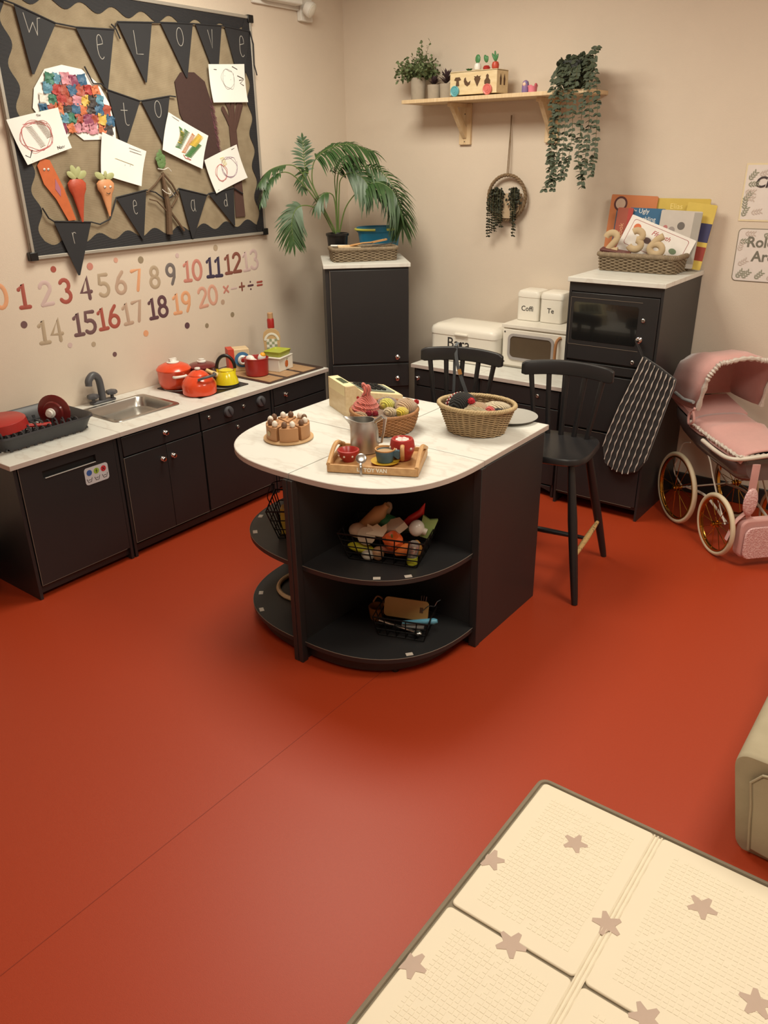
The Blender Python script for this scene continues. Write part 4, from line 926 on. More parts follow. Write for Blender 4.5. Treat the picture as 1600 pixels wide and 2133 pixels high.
# tray + tea set
ty = T('wooden_tray', 'wooden toy tray with arched handles at the front of the island', 'tray', (-1.463, 1.888, .7005), rz=.454)
G().box(-.14, .14, -.098, .098, .002, .0142).out('tray_base', midw, ty, bevel=.001)
G().prism(rrect(-.14, .14, -.098, .098, .01), 0, .002).out('tray_pad', mat('pad_mint', (186, 206, 180), .6), ty)
trw = mat('tray_wood', (208, 166, 116), .5, kind='wood', scale=(10, 3, 10), col2=(186, 142, 94))
f1 = G().box(-.14, .14, -.104, -.096, .002, .027).out('front_rail', trw, ty, bevel=.001)
G().box(-.14, .14, .096, .104, .002, .027).out('back_rail', trw, ty, bevel=.001)
text_mesh('LE TOY VAN', .017, mat('print_white', (238, 230, 214), .5), f1, Matrix.Translation((.0, -.1045, .015)) @ Matrix.Rotation(PI/2, 4, 'X'), offset=.0006)
for k in (-1, 1):
    Mh_ = Matrix.Translation((k*.14, 0, 0)) @ Matrix(((0, 0, 1, 0), (1, 0, 0, 0), (0, 1, 0, 0), (0, 0, 0, 1)))
    g = G(); oo = [(-.1, .0), (.1, .0), (.1, .03)]+[(.1-.2*i/20, .03+.034*math.sin(PI*i/20)**1.5) for i in range(21)][1:]
    ii = [(-.028+.056*i/10, .036+.008*math.sin(PI*i/10)) for i in range(11)]
    g.prism([(-.1, .002), (.1, .002), (.1, .03), (-.1, .03)], -.005, .005, Mh_)
    g.tube([Mh_ @ P3(.1-.2*i/20, .026+.034*math.sin(PI*i/20)**1.3, 0) for i in range(21)], .0075, 8)
    g.out('handle', trw, ty)
def TRAY(x, y): return tuple(Matrix.Translation((-1.463, 1.888, 0)) @ Matrix.Rotation(.454, 4, 'Z') @ P3(x, y, .7150))
jg = T('metal_jug', 'dull aluminium milk jug with pointed spout and angular handle', 'jug', (-1.548, 1.925, .7150), rz=0)
g = G()
sd = math.atan2(-.35, -.94)     # spout direction: to the camera's left
def jf(q, a, i):
    x, y, z = q; d_ = math.cos(a-sd)
    if z > .085 and d_ > .6: k = (d_-.6)/.4*(z-.085)/.025*.042*max(0, d_)**6; x += k*math.cos(sd); y += k*math.sin(sd); z += k*.12
    return (x, y, z)
jp = [(.040, 0), (.046, .003), (.047, .03), (.046, .07), (.042, .09), (.038, .1), (.036, .108), (.034, .108), (.036, .1), (.040, .09), (.044, .06), (.044, .01), (.0, .006)]
g.lathe(jp, 48, fn=jf).out('jug_body', alu, jg)
hd_ = P3(-math.cos(sd), -math.sin(sd), 0)
G().tube([tuple(hd_*.036+P3(0, 0, .104)), tuple(hd_*.062+P3(0, 0, .122)), tuple(hd_*.072+P3(0, 0, .118)), tuple(hd_*.066+P3(0, 0, .075)), tuple(hd_*.058+P3(0, 0, .035)), tuple(hd_*.046+P3(0, 0, .032))], [.007, .007, .006, .004, .004, .004], 8).out('jug_handle', alu, jg)
spots = mat('spot_white', (236, 220, 206), .5)
def dots_on(o, r, z, angs, s_=.004):
    for a in angs: G().ball((r*math.cos(a), r*math.sin(a), z), (s_, s_, s_), 8).out('white_spot', spots, o)
bl = T('toy_sugar_bowl', 'small red spotted wooden bowl at the left of the tray', 'bowl', (-1.533, 1.822, .7150))
b_ = G().lathe([(.018, 0), (.020, .004), (.031, .018), (.036, .034), (.035, .038), (.030, .039), (.026, .034), (.020, .022), (.0, .018)], 32).out('bowl', redp, bl); dots_on(bl, .0335, .024, [-2.0, -1.3, -.5, .3, 1.2, 2.2], .0036)
sc_ = T('toy_saucer', 'yellow wooden saucer under the blue cup', 'saucer', (-1.423, 1.871, .7150))
G().lathe([(.02, 0), (.03, .002), (.045, .008), (.046, .010), (.043, .010), (.02, .006), (.0, .005)], 36).out('saucer', mat('saucer_yellow', (216, 172, 50), .4), sc_)
cp = T('toy_teacup', 'blue grey wooden teacup on a yellow saucer', 'cup', (-1.423, 1.871, .7212))
G().lathe([(.022, 0), (.026, .003), (.031, .03), (.032, .042), (.029, .0425), (.028, .038), (.024, .03), (.0, .028)], 32).out('cup_body', [mat('cup_blue', (72, 104, 120), .4)], cp)
G().lathe([(.0272, .033), (.0274, .0345), (.015, .0342), (.0, .0342)], 24).out('cup_inside', mat('cup_tan', (176, 146, 108), .6), cp)
G().lathe([(.0285, .036), (.0325, .040), (.0325, .0435), (.029, .0438), (.0275, .036), (.0285, .036)], 32, cap=False).out('cup_rim', midw, cp)
G().prism([(.028, -.004), (.028, .010), (.045, .016), (.050, .013), (.050, -.012), (.044, -.014)], -.005, .005, Matrix.Translation((0, 0, .028)) @ Matrix.Rotation(.25, 4, 'Z') @ Matrix.Rotation(PI/2, 4, 'X')).out('cup_handle', mat('cup_blue', (0, 0, 0)), cp, bevel=.001)
mg = T('toy_teapot', 'red spotted wooden teapot with pale handle at the back of the tray', 'teapot', (-1.400, 1.932, .7150))
G().lathe([(.024, 0), (.028, .004), (.038, .03), (.040, .048), (.037, .064), (.034, .07), (.028, .071), (.024, .066), (.018, .06), (.0, .058)], 36).out('pot_body', redp, mg); dots_on(mg, .0395, .045, [-2.2, -1.45, -.2, .6, 1.6, 2.6], .0045)
G().lathe([(.023, .060), (.021, .068), (.008, .071), (.0, .071)], 20, fn=lambda q, a, i: (q[0], q[1], q[2]+.0016*math.cos(7*a))).out('milk_insert', mat('pale_pink', (236, 206, 200), .5), mg)
G().tube(cr([(.022, -.03, .058), (.032, -.045, .054), (.036, -.05, .034), (.026, -.036, .014)], 5), [.007]*16, 10, sz=.7).out('pot_handle', midw, mg)
sp = T('metal_spoon', 'round bowled steel teaspoon leaning over the tray front rail', 'spoon', (-1.463, 1.888, .7005), rz=.454)
Ms = Matrix.Translation((-.037, -.086, .046)) @ fr((.15, -.75, .65))
G().ball(Ms.to_translation(), (.0175, .0175, .005), 24, Ms.to_3x3().to_4x4()).out('spoon_bowl', steel, sp)
G().tube(cr([(-.036, -.098, .034), (-.034, -.110, .026), (-.032, -.1135, .004)], 4), .0042, 8, sz=.6).out('spoon_handle', steel, sp)

# ------------------------------------------------------------------ shelf on the back wall
sh = T('wall_shelf', 'pine shelf on two wooden brackets on the back wall', 'shelf', M=BW(-2.69, 1.85))
G().box(0, 1.025, 0, .018, .0, .225).out('shelf_board', pinew, sh, bevel=.002)
Mside = Matrix(((0, 0, 1, 0), (0, 1, 0, 0), (1, 0, 0, 0), (0, 0, 0, 1)))
for x in (.258, .755):
    b_ = G().box(x-.035, x+.035, -.195, -.001, 0, .016).out('bracket', pinew, sh, bevel=.002)
    G().box(x-.012, x+.012, -.02, -.001, .016, .17).prism([(.016, -.15), (.02, -.165), (.036, -.15), (.15, -.022), (.165, -.001), (.12, -.001), (.11, -.02), (.016, -.115)], x-.011, x+.011, Mside).out('brace', pinew, b_)
    for zz in (-.18, -.05): G().lathe([(.003, 0), (.003, .001), (.0, .001)], 8, Matrix.Translation((x, zz, .016))).out('screw', inkm, b_)
SZ = 1.8685; SYY = 3.83
conc = mat('concrete', (176, 164, 148), .85, var=.1, scale=40, bump=.3)
soil = mat('soil', (70, 54, 42), .95)
def pot(o, r, h, mt=conc):
    G().lathe([(r*.9, 0), (r*.93, .003), (r, h), (r*.9, h), (r*.86, h-.008), (.0, h-.01)], 28).out('pot', mt, o)
def leafmesh(g, p, d_, nrm, L_, W_, droop=0, seg=4):
    d_ = Vector(d_).normalized(); s_ = d_.cross(Vector(nrm)); s_ = s_.normalized() if s_.length > 1e-4 else d_.orthogonal().normalized(); p = Vector(p); vs = []
    for i in range(seg+1):
        u = i/seg; w_ = W_*math.sin(PI*min(1, .12+u*.88))**.8 if u < 1 else W_*.05
        c = p+d_*L_*u+Vector((0, 0, -1))*droop*L_*u*u
        vs += [c-s_*w_/2, c+s_*w_/2]
    g.add(vs, [(2*i, 2*i+1, 2*i+3, 2*i+2) for i in range(seg)])
def rv(): return Vector((random.gauss(0, 1), random.gauss(0, 1), random.gauss(0, 1))).normalized()
bush = mat('bush_leaf', (112, 128, 84), .7, var=.25, scale=90); stemm = mat('stem', (104, 100, 66), .7)
o = T('potted_herb', 'bushy green artificial herb in a tall concrete pot at the shelf left end', 'potted plant', (-2.66, SYY, SZ)); pot(o, .040, .105)
g = G(); gs = G()
for i in range(95):
    d_ = rv(); d_.z = abs(d_.z)*.9+.12; d_.x *= 1.15; d_.y *= .8; L_ = random.uniform(.07, .135); d_.normalize()
    if i == 3: d_ = P3(.45, 0, 1).normalized(); L_ = .18
    if i == 4: d_ = P3(.2, -.1, 1).normalized(); L_ = .17
    if i < 9 and i > 4: d_ = P3(-1, -.2, .12*(i-5)).normalized(); L_ = .13
    end = P3(0, 0, .10)+d_*L_; gs.tube([(d_.x*.012, d_.y*.012, .095), tuple(P3(0, 0, .10)+d_*L_*.6+P3(0, 0, .006)), tuple(end)], .0009, 4)
    for k in range(13):
        u = .3+.7*k/12; p = P3(0, 0, .10)+d_*L_*u+rv()*.008
        leafmesh(g, p, rv()+d_*.6, rv(), random.uniform(.014, .021), .012, .2, 3)
g.out('foliage', bush, o); gs.out('stems', stemm, o)
pur = mat('succulent_purple', (88, 68, 74), .6, var=.2)
for x, lab, big in ((-2.560, 'purple succulent in the small concrete pot next to the herb', 0), (-2.484, 'taller dark purple succulent in the small concrete pot by the sorter box', 1)):
    o = T('potted_succulent', lab, 'potted plant', (x, SYY, SZ), group='two small succulents on the shelf'); pot(o, .036, .068)
    g = G()
    for k in range(26 if big else 30):
        a = k*2.4; el = .25+.9*(k/26); L_ = (.065 if big else .045)*(1-.3*k/26)
        leafmesh(g, (0, 0, .066+.028*k/26*(1.3 if big else .6)), (math.cos(a)*math.cos(el), math.sin(a)*math.cos(el), math.sin(el)), (-math.cos(a)*math.sin(el), -math.sin(a)*math.sin(el), math.cos(el)), L_, .014, .05, 4)
    g.out('rosette', pur, o)
# shape sorter
o = T('shape_sorter_box', 'pale wooden shape sorter box on round wheels with toy vegetables on top', 'toy', (-2.278, 3.80, SZ))
hw_, hdp = .132, .055
G().box(-hw_, hw_, -hdp, -hdp+.006, .012, .108).box(-hw_, hw_, hdp-.006, hdp, .012, .108).box(-hw_, -hw_+.006, -hdp+.006, hdp-.006, .012, .108).box(hw_-.006, hw_, -hdp+.006, hdp-.006, .012, .108).box(-hw_, hw_, -hdp, hdp, .008, .014).box(-hw_, hw_, -hdp, hdp, .104, .110).out('box_body', palew, o, bevel=.001)
hole = mat('hole_dark', (92, 66, 44), .8)
Mfr = Matrix.Translation((0, -hdp-.0002, .065)) @ Matrix.Rotation(PI/2, 4, 'X')
shp = [[(-.010, -.018), (.010, -.018), (.007, .004), (.020, .008), (.012, .020), (-.012, .020), (-.020, .008), (-.007, .004)],
       [(-.018, .012), (-.010, .018), (-.006, .004), (.004, -.006), (.018, .002), (.014, -.014), (.0, -.022), (-.014, -.014), (-.02, .0)],
       [(0, -.026), (.010, -.008), (.018, .008), (.014, .014), (.020, .020), (.006, .018), (0, .024), (-.006, .018), (-.020, .020), (-.014, .014), (-.018, .008), (-.010, -.008)],
       [(-.016, -.016), (0, -.022), (.016, -.016), (.016, -.002), (.007, .008), (.007, .02), (0, .026), (-.007, .02), (-.007, .008), (-.016, -.002)]]
for k, s_ in enumerate(shp): G().prism([(x-.088+k*.056, y) for x, y in s_], 0, .001, Mfr).out('cut_out_shape', hole, o)
for k in range(2): G().prism([(-.006, -.022), (.006, -.022), (.008, .005), (0, .026), (-.008, .005)], 0, .001, Matrix.Translation((hw_+.0002, -.018+k*.036, .065)) @ Matrix(((0, 0, 1, 0), (1, 0, 0, 0), (0, 1, 0, 0), (0, 0, 0, 1)))).out('cut_out_shape', hole, o)
for x, c, nm in ((-.10, (96, 166, 176), 'blue_wheel'), (.085, (214, 112, 104), 'pink_wheel')):
    for yy in (-hdp-.012, hdp+.001):
        G().lathe([(.022, 0), (.024, .002), (.024, .009), (.021, .011), (.016, .009), (.014, .011), (.008, .011), (.007, .013), (.0, .013)], 24, Matrix.Translation((x, yy+.011, .0245)) @ fr((0, -1, 0))).out('wheel', mat(nm, c, .4), o)
gleaf = mat('toy_green', (70, 130, 78), .45)
def veg(x, lab, mt, leaves, body=None, y=3.80):
    v = T('toy_vegetable', lab, 'toy food', (x, y, SZ+.1105), group='toy vegetables on the shape sorter')
    G().lathe(body or [(.004, 0), (.016, .006), (.018, .02), (.014, .032), (.004, .036), (.0, .036)], 20).out('root', mt, v)
    for dx, dy, L_, w_ in leaves: G().ball((dx*L_*.5, 0, .034+L_*.45), (w_, .005, L_*.5), 10, Matrix.Rotation(dx, 4, 'Y')).out('leaf', gleaf, v)
veg(-2.287, 'white toy radish with a tall green leaf on the sorter', whitep, [(0, 0, .04, .015)])
veg(-2.237, 'red toy radish with leaning green leaf in the middle of the sorter', redp, [(-.35, 0, .036, .010), (.1, 0, .03, .008)], [(.004, 0), (.016, .004), (.018, .012), (.012, .02), (.0, .022)])
veg(-2.188, 'orange red toy carrot top with spiky green leaves on the sorter', mat('carrot_red', (190, 70, 48), .4), [(-.5, 0, .042, .006), (-.1, 0, .05, .006), (.35, 0, .036, .006)])
v = T('toy_vegetable', 'low green toy lettuce at the left of the sorter top', 'toy food', (-2.335, 3.80, SZ+.1105), group='toy vegetables on the shape sorter')
g = G()
for k in range(14): a = k*2.4; leafmesh(g, (0, 0, 0.001), (math.cos(a), math.sin(a), .7), (0, 0, 1), .022, .016, 0, 3)
g.out('leaves', gleaf, v)
o = T('peg_doll', 'small purple and blue wooden peg doll on the shelf', 'toy', (-2.020, SYY-.03, SZ))
G().lathe([(.016, 0), (.018, .01), (.017, .035), (.013, .05), (.004, .056), (.0, .056)], 20).out('doll_body', mat('doll_purple', (132, 104, 150), .4, kind='speck', scale=120, col2=(90, 130, 180)), o)
G().ball((0, -.014, .038), (.009, .005, .009), 12).out('face', mat('doll_face', (232, 196, 176), .5), o)
o = T('toy_teacup_set', 'tiny pink toy cup beside the purple peg doll', 'toy', (-1.982, SYY-.03, SZ))
G().lathe([(.012, 0), (.02, .004), (.022, .024), (.024, .030), (.019, .030), (.0, .022)], 20, fn=lambda q, a, i: (q[0], q[1], q[2]+(.004*math.cos(4*a) if i > 2 else 0))).out('pink_cup', mat('toy_pink', (226, 130, 150), .4), o)
G().ball((.018, -.004, .034), (.007, .007, .007), 10).out('pink_knob', mat('toy_rose', (190, 84, 96), .4), o)
# trailing plants
ivy = mat('ivy_leaf', (74, 84, 62), .7, var=.3, scale=80); ivy2 = mat('string_leaf', (66, 70, 56), .75, var=.3, scale=80)
def strand(g, gs, pts, step, Ls, W_, wig=.004, both=True):
    C_ = cr(pts, 8); L_ = 0; last = 0; gs.tube([tuple(p) for p in C_], .0011, 4)
    for i in range(1, len(C_)):
        seg = C_[i]-C_[i-1]; L_ += seg.length
        while last < L_:
            last += step; p = C_[i]+rv()*wig*.3; a = random.uniform(-.6, .6)+(PI if random.random() < .5 else 0)
            for sgn in ((1, -1) if both else (1,)):
                d_ = P3(math.cos(a)*sgn, -abs(math.sin(a))*.8-.1, random.uniform(-.25, .15))
                leafmesh(g, p, d_+P3(0, 0, random.uniform(-.5, .3)), (random.uniform(-.6, .6), random.uniform(-1.4, .1), random.uniform(.1, 1)), random.uniform(.7, 1.1)*Ls, W_*random.uniform(.8, 1.1), .25, 4)
o = T('trailing_plant', 'long trailing eucalyptus in a dark pot at the shelf right end', 'potted plant', (-1.765, 3.79, SZ))
G().lathe([(.045, 0), (.047, .003), (.060, .115), (.056, .115), (.05, .1), (.0, .1)], 24).out('pot', mat('dark_pot', (60, 62, 62), .8), o)
g = G(); gs = G()
ST = [[(-1.825, 1.844), (-1.815, 1.70), (-1.809, 1.585), (-1.80, 1.50), (-1.838, 1.45)], [(-1.789, 1.842), (-1.785, 1.645), (-1.79, 1.52), (-1.793, 1.44)], [(-1.755, 1.842), (-1.756, 1.645), (-1.761, 1.50)], [(-1.724, 1.84), (-1.715, 1.664), (-1.728, 1.56), (-1.745, 1.50)],
      [(-1.673, 1.836), (-1.677, 1.702), (-1.673, 1.583), (-1.655, 1.50), (-1.648, 1.455)], [(-1.653, 1.90), (-1.638, 1.739), (-1.642, 1.583), (-1.647, 1.482)], [(-1.636, 1.964), (-1.61, 1.833), (-1.597, 1.641), (-1.607, 1.513)], [(-1.80, 1.86), (-1.80, 1.75), (-1.812, 1.64), (-1.815, 1.49)]]
O_ = Vector((-1.765, 3.79, SZ))
for s_ in ST:
    x0, z0 = s_[0]; a0_ = Vector((-1.765+(x0+1.765)*.5, 3.77, SZ+.12)); a1_ = Vector((x0, 3.715, max(z0+.06, SZ+.06)))
    pts = [a0_-O_, a1_-O_]+[Vector((x, 3.695+random.uniform(-.006, .006), z))-O_ for x, z in s_]
    strand(g, gs, pts, .0165, .024, .019)
for k in range(300):
    a = random.uniform(0, 2*PI); r_ = random.uniform(.02, .08); p = (r_*math.cos(a), r_*math.sin(a)*.8, random.uniform(.10, .145)-r_*.35)
    leafmesh(g, p, rv(), rv(), .028, .022, .1, 3)
for k in range(210):
    a = random.uniform(PI*.9, PI*2.1); p = (.066*math.cos(a), .06*math.sin(a), random.uniform(.0, .12)); leafmesh(g, p, rv()+P3(0, 0, -.5), (math.cos(a), math.sin(a), 0), .024, .017, .1, 3)
g.out('foliage', ivy, o); gs.out('stems', stemm, o)
# ring planter
o = T('hanging_ring_planter', 'round rope ring planter with trailing plants hanging under the shelf', 'hanging planter', M=BW(-2.158, 1.40, .03))
rope = mat('jute_rope', (150, 124, 94), .9, var=.3, scale=200, bump=.5)
g = G()
for ph in (0, PI):
    g.tube([((.108+.004*math.cos(k*.9+ph))*math.cos(2*PI*k/140), (.108+.004*math.cos(k*.9+ph))*math.sin(2*PI*k/140), .004*math.sin(k*.9+ph)) for k in range(140)], .0062, 6, closed=True)
g.out('ring', rope, o)
for k in (-1, 1): G().tube([(k*.004, .112, 0), (k*.003, .25, -.008), (-.002*k-.004, .385, -.02)], .0022, 6).out('cord', rope, o)
G().prism([(-.085, .02), (.085, .02), (.08, -.06), (.045, -.10), (-.045, -.10), (-.08, -.06)], -.012, .014).out('pocket', mat('pocket_felt', (190, 166, 136), .9, bump=.4), o)
g = G(); gs = G()
for x0, x1_, zt, zb in ((-.07, -.088, .04, -.19), (-.055, -.06, .05, -.15), (-.035, -.035, .045, -.13), (-.02, -.02, .035, -.12), (-.045, -.045, .03, -.16), (.045, .05, .045, -.12), (.06, .062, .05, -.18), (.075, .066, .04, -.15), (-.01, -.012, .02, -.14), (-.06, -.075, .02, -.17)):
    strand(g, gs, [(x0, .015, .012), (x0, zt, .026), (x1_, zt-.05, .034), (x1_, (zt+zb)/2, .034), (x1_, zb, .03)], .0065, .014, .012)
for k in range(200):
    x = random.choice([-.05, .058]); leafmesh(g, (x+random.gauss(0, .016), random.uniform(-.05, .045), random.uniform(.01, .035)), rv(), rv(), .016, .013, .1, 3)
# local frame here has y up, so gravity droop above stays small
g.out('foliage', ivy2, o); gs.out('stems', stemm, o)
# signs
o = T('laminated_sign', 'upper white leaf bordered sign reading Chwarae at the right edge', 'sign', M=BW(-1.0, 1.319, .001))
G().prism(rrect(0, .335, 0, .236, .002), 0, .0015).out('laminate', mat('lam_cream', (236, 220, 184), .3), o)
G().prism(rrect(.006, .329, .007, .229, .002), .0015, .002).out('card', mat('sign_white', (232, 222, 216), .4), o)
text_mesh('Chwarae', .062, mat('sign_ink', (70, 58, 58), .6), o, Matrix.Translation((.045, .158, .0026)), shear=.2, offset=.0016, align='LEFT')
sage = mat('sage_print', (150, 150, 132), .7); blush = mat('blush_print', (206, 190, 180), .7)
def sprig(o, x, y, a, mt, n=4, s_=.018):
    g = G(); c, s2 = math.cos(a), math.sin(a)
    for k in range(n):
        px_, py_ = x+c*k*s_*.6, y+s2*k*s_*.6
        for sg in (-1, 1): aa = a+sg*.7; g.ball((px_+math.cos(aa)*s_*.5, py_+math.sin(aa)*s_*.5, 0), (s_*.5, s_*.17, .0006), 8, Matrix.Rotation(aa, 4, 'Z'))
    g.out('leaf_print', mt, o, loc=(0, 0, .0028))
for x, y, a, m_ in ((.06, .19, .3, blush), (.02, .17, .9, sage), (.02, .15, .1, sage), (.012, .12, 0, blush), (.012, .10, -.2, blush), (.014, .085, 1.0, sage), (.018, .05, 1.6, sage), (.015, .02, 1.2, sage), (.05, .035, .2, blush), (.16, .21, .2, blush)): sprig(o, x, y, a, m_)
o = T('laminated_sign', 'lower white rounded sign reading Role-play Area at the right edge', 'sign', M=BW(-.990, 1.063, .001))
G().prism(rrect(0, .335, 0, .226, .018), 0, .0012).out('border', mat('sign_border', (120, 112, 96), .5), o)
G().prism(rrect(.003, .332, .003, .223, .016), .0012, .002).out('card', mat('sign_white', (0, 0, 0)), o)
for s_, x, y in (('Role-play', .042, .168), ('Area', .072, .108)): text_mesh(s_, .062, mat('sign_ink2', (122, 118, 106), .6), o, Matrix.Translation((x, y, .0026)), offset=.0014, align='LEFT')
for x, y, a, m_ in ((.03, .205, 0, blush), (.11, .205, -.5, sage), (.012, .17, .1, sage), (.015, .13, 1.4, blush), (.02, .07, .6, blush), (.02, .015, .9, sage), (.045, .015, .8, sage), (.10, .015, .8, sage), (.15, .015, .5, blush)): sprig(o, x, y, a, m_)

# ------------------------------------------------------------------ palm on the corner cupboard
PO = P3(-2.955, 3.483, 1.1008); pe = P3(.76, .65, 0); pc_ = P3(.65, -.76, 0)
o = T('potted_palm', 'artificial palm in a black pot on the corner cupboard', 'potted plant', tuple(PO))
G().lathe([(.045, 0), (.048, .004), (.058, .112), (.063, .114), (.063, .126), (.058, .127), (.054, .115), (.0, .11)], 28).out('pot', blackp, o)
pgm = mat('palm_leaf', (64, 96, 52), .42, var=.3, scale=25); pgs = mat('palm_stem', (96, 118, 62), .5)
def PP(s_, c, z): return pe*s_+pc_*c+P3(0, 0, z)
UP = P3(0, 0, 1); FACE = pc_
FR = [([(-.007, 0, .13), (-.105, .02, .332), (-.154, .03, .452), (-.162, .03, .59)], .62, UP*.2+FACE, .07, .4, 12),
      ([(-.14, .03, .43), (-.165, .04, .43), (-.175, .05, .36)], .0, FACE, .06, .5, 8),
      ([(-.007, 0, .13), (-.13, .03, .356), (-.191, .06, .452), (-.252, .08, .471), (-.338, .12, .447), (-.385, .17, .392)], .60, UP, .055, .9, 20),
      ([(-.02, 0, .13), (-.11, .04, .30), (-.215, .09, .42), (-.289, .12, .433), (-.355, .16, .38), (-.385, .2, .30)], .58, UP, .05, .9, 20),
      ([(-.007, 0, .12), (-.056, .04, .224), (-.142, .09, .272), (-.205, .14, .265), (-.235, .17, .20), (-.232, .17, .10)], .52, FACE+UP*.3, .10, .55, 26),
      ([(-.007, 0, .13), (-.093, .01, .308), (-.1225, .02, .392), (-.105, .03, .488), (-.032, .04, .543), (.078, .04, .565), (.20, .03, .53)], .52, UP*.8+FACE*.5, .13, .85, 34),
      ([(0, 0, .13), (.005, .01, .332), (.03, .02, .447), (.13, .04, .458), (.238, .05, .435), (.311, .06, .344), (.348, .06, .236), (.352, .06, .16)], .46, FACE*.7+UP*.7, .12, .7, 36),
      ([(.012, 0, .13), (.054, .03, .264), (.14, .07, .355), (.225, .10, .38), (.30, .12, .335), (.333, .13, .25)], .36, UP*.8+FACE*.4, .12, .95, 34),
      ([(0, 0, .13), (-.007, .03, .288), (-.03, .05, .33), (-.075, .07, .322), (-.11, .08, .27)], .55, UP+FACE*.4, .07, .8, 12),
      ([(.005, 0, .13), (.017, .03, .322), (.03, .05, .40), (.09, .07, .43), (.15, .09, .395), (.19, .1, .33)], .50, FACE*.8+UP*.5, .11, .7, 26),
      ([(0, 0, .13), (.0, -.02, .30), (.0, -.03, .42), (.05, -.02, .50), (.12, .0, .50)], .5, UP+FACE*.3, .11, .8, 22)]
for pts, t0, Nn, Ll, dr_, n_ in FR:
    C_ = cr([PP(*p) for p in pts], 8); f = G().tube([tuple(p) for p in C_], [.0042*(1-.75*i/len(C_)) for i in range(len(C_))], 6).out('palm_stem', pgs, o)
    g = G(); m_ = len(C_)-1
    for k in range(n_):
        t = t0+(1-t0)*(k+.5)/n_; x = t*m_; i = min(int(x), m_-1); p = C_[i].lerp(C_[i+1], x-i); tg = (C_[i+1]-C_[i]).normalized(); lat = tg.cross(Nn).normalized()
        q = (t-t0)/(1-t0); L_ = Ll*(.45+.65*math.sin(PI*min(1, q*.85+.1)))*random.uniform(.85, 1.1)
        for sg in (-1, 1):
            d_ = lat*sg*(1-.45*q)+tg*(.40+.45*q)+rv()*.13; leafmesh(g, p, d_, Nn, L_, .0118, dr_*random.uniform(.6, 1.0), 5)
    leafmesh(g, C_[-1], C_[-1]-C_[-2], Nn, Ll*.6, .012, dr_*.5, 5)
    g.out('frond_leaflets', pgm, f)
# seagrass basket with wooden utensils
def rectpath(hx_, hy_, rr, fl=0, h=.08):
    P_ = rrect(-hx_, hx_, -hy_, hy_, rr, 6); P_ = [Vector((a, b, 0)) for a, b in P_]; L_ = [0]
    for i in range(len(P_)): L_.append(L_[-1]+(P_[(i+1) % len(P_)]-P_[i]).length)
    def f(t, z):
        t = (t % 1)*L_[-1]; i = 0
        while i < len(P_)-1 and L_[i+1] < t: i += 1
        q = (t-L_[i])/max(1e-9, L_[i+1]-L_[i]); p = P_[i].lerp(P_[(i+1) % len(P_)], q); k = 1+fl*z/h
        return p.x*k, p.y*k
    return f
bl_ = T('seagrass_basket', 'flat woven basket of wooden utensils on the corner cupboard', 'basket', (-2.757, 3.457, 1.1010), rz=math.radians(50))
pf = rectpath(.168, .078, .03, .04)
weave(pf, .004, .058, 9, 44, seag, bl_, .0034, .0032); basket_shell(pf, .002, .062, darkin, bl_, .006); braid(pf, .062, seag, bl_, .0055, 46, .005)
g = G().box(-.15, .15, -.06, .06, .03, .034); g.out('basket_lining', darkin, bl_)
Mb = Matrix.Translation((-2.757, 3.457, 1.1010)) @ Matrix.Rotation(math.radians(50), 4, 'Z')
def bput(x, y, z): return tuple(Mb @ P3(x, y, z))
sp1 = T('wooden_spatula', 'wooden spatula with a hole lying on the utensil basket', 'utensil', bput(.045, -.01, .088), rz=math.radians(50))
G().prism(rrect(.0, .085, -.020, .020, .012, 4)[:], -.003, .003, Matrix.Rotation(-.16, 4, 'Y')).tube([(-.12, 0, -.014), (-.05, 0, -.002), (.01, 0, .0)], [.010, .007, .008], 10, sz=.6).out('spatula_body', midw, sp1)
G().lathe([(.004, 0), (.004, .0012), (.0, .0012)], 12, Matrix.Rotation(-.16, 4, 'Y') @ Matrix.Translation((.07, 0, .0028))).out('hole', hole, sp1)
sp2 = T('wooden_spoon', 'light wooden spoon lying at the left of the utensil basket', 'utensil', bput(-.11, -.01, .074), rz=math.radians(58))
G().ball((.02, 0, 0), (.03, .018, .006), 14).tube([(-.03, 0, 0), (.0, 0, 0)], .006, 8).tube([(.04, 0, 0), (.09, .01, -.002)], .005, 8).out('spoon_body', pinew, sp2)
tag(G().tube([(.0, 0, 0), (.08, .0, .006), (.135, .005, .016)], [.004, .006, .003], 8, sz=.5).out('dark_server', greyp2, loc=bput(.04, -.045, .075), rot=(0, 0, math.radians(50))), 'dark grey serving tool lying along the utensil basket front', 'utensil')
tag(G().box(-.06, .06, -.018, .018, -.003, .003).out('wooden_stick', pinew, loc=bput(-.08, -.035, .069), rot=(0, .05, math.radians(44))), 'short pale wooden stick at the front left of the utensil basket', 'utensil')
tag(G().tube([(-.05, 0, 0), (.05, 0, 0)], .005, 8).out('paint_brush', whitep, loc=bput(-.12, .02, .074), rot=(0, 0, math.radians(30))), 'thin white stick at the back left of the utensil basket', 'utensil')
o = T('blue_tub', 'blue plastic tub with yellow handles behind the utensil basket', 'tub', (-2.838, 3.705, 1.1010), rz=ca+.05)
blu = mat('blue_plastic', (44, 132, 172), .4, bump=.5, bscale=60)
G().lathe([(.095, 0), (.10, .004), (.118, .12), (.126, .124), (.126, .150), (.120, .150), (.112, .12), (.096, .02), (.0, .01)], 44, sy=.62).out('tub_body', blu, o)
yh = mat('lime_handle', (222, 222, 96), .4)
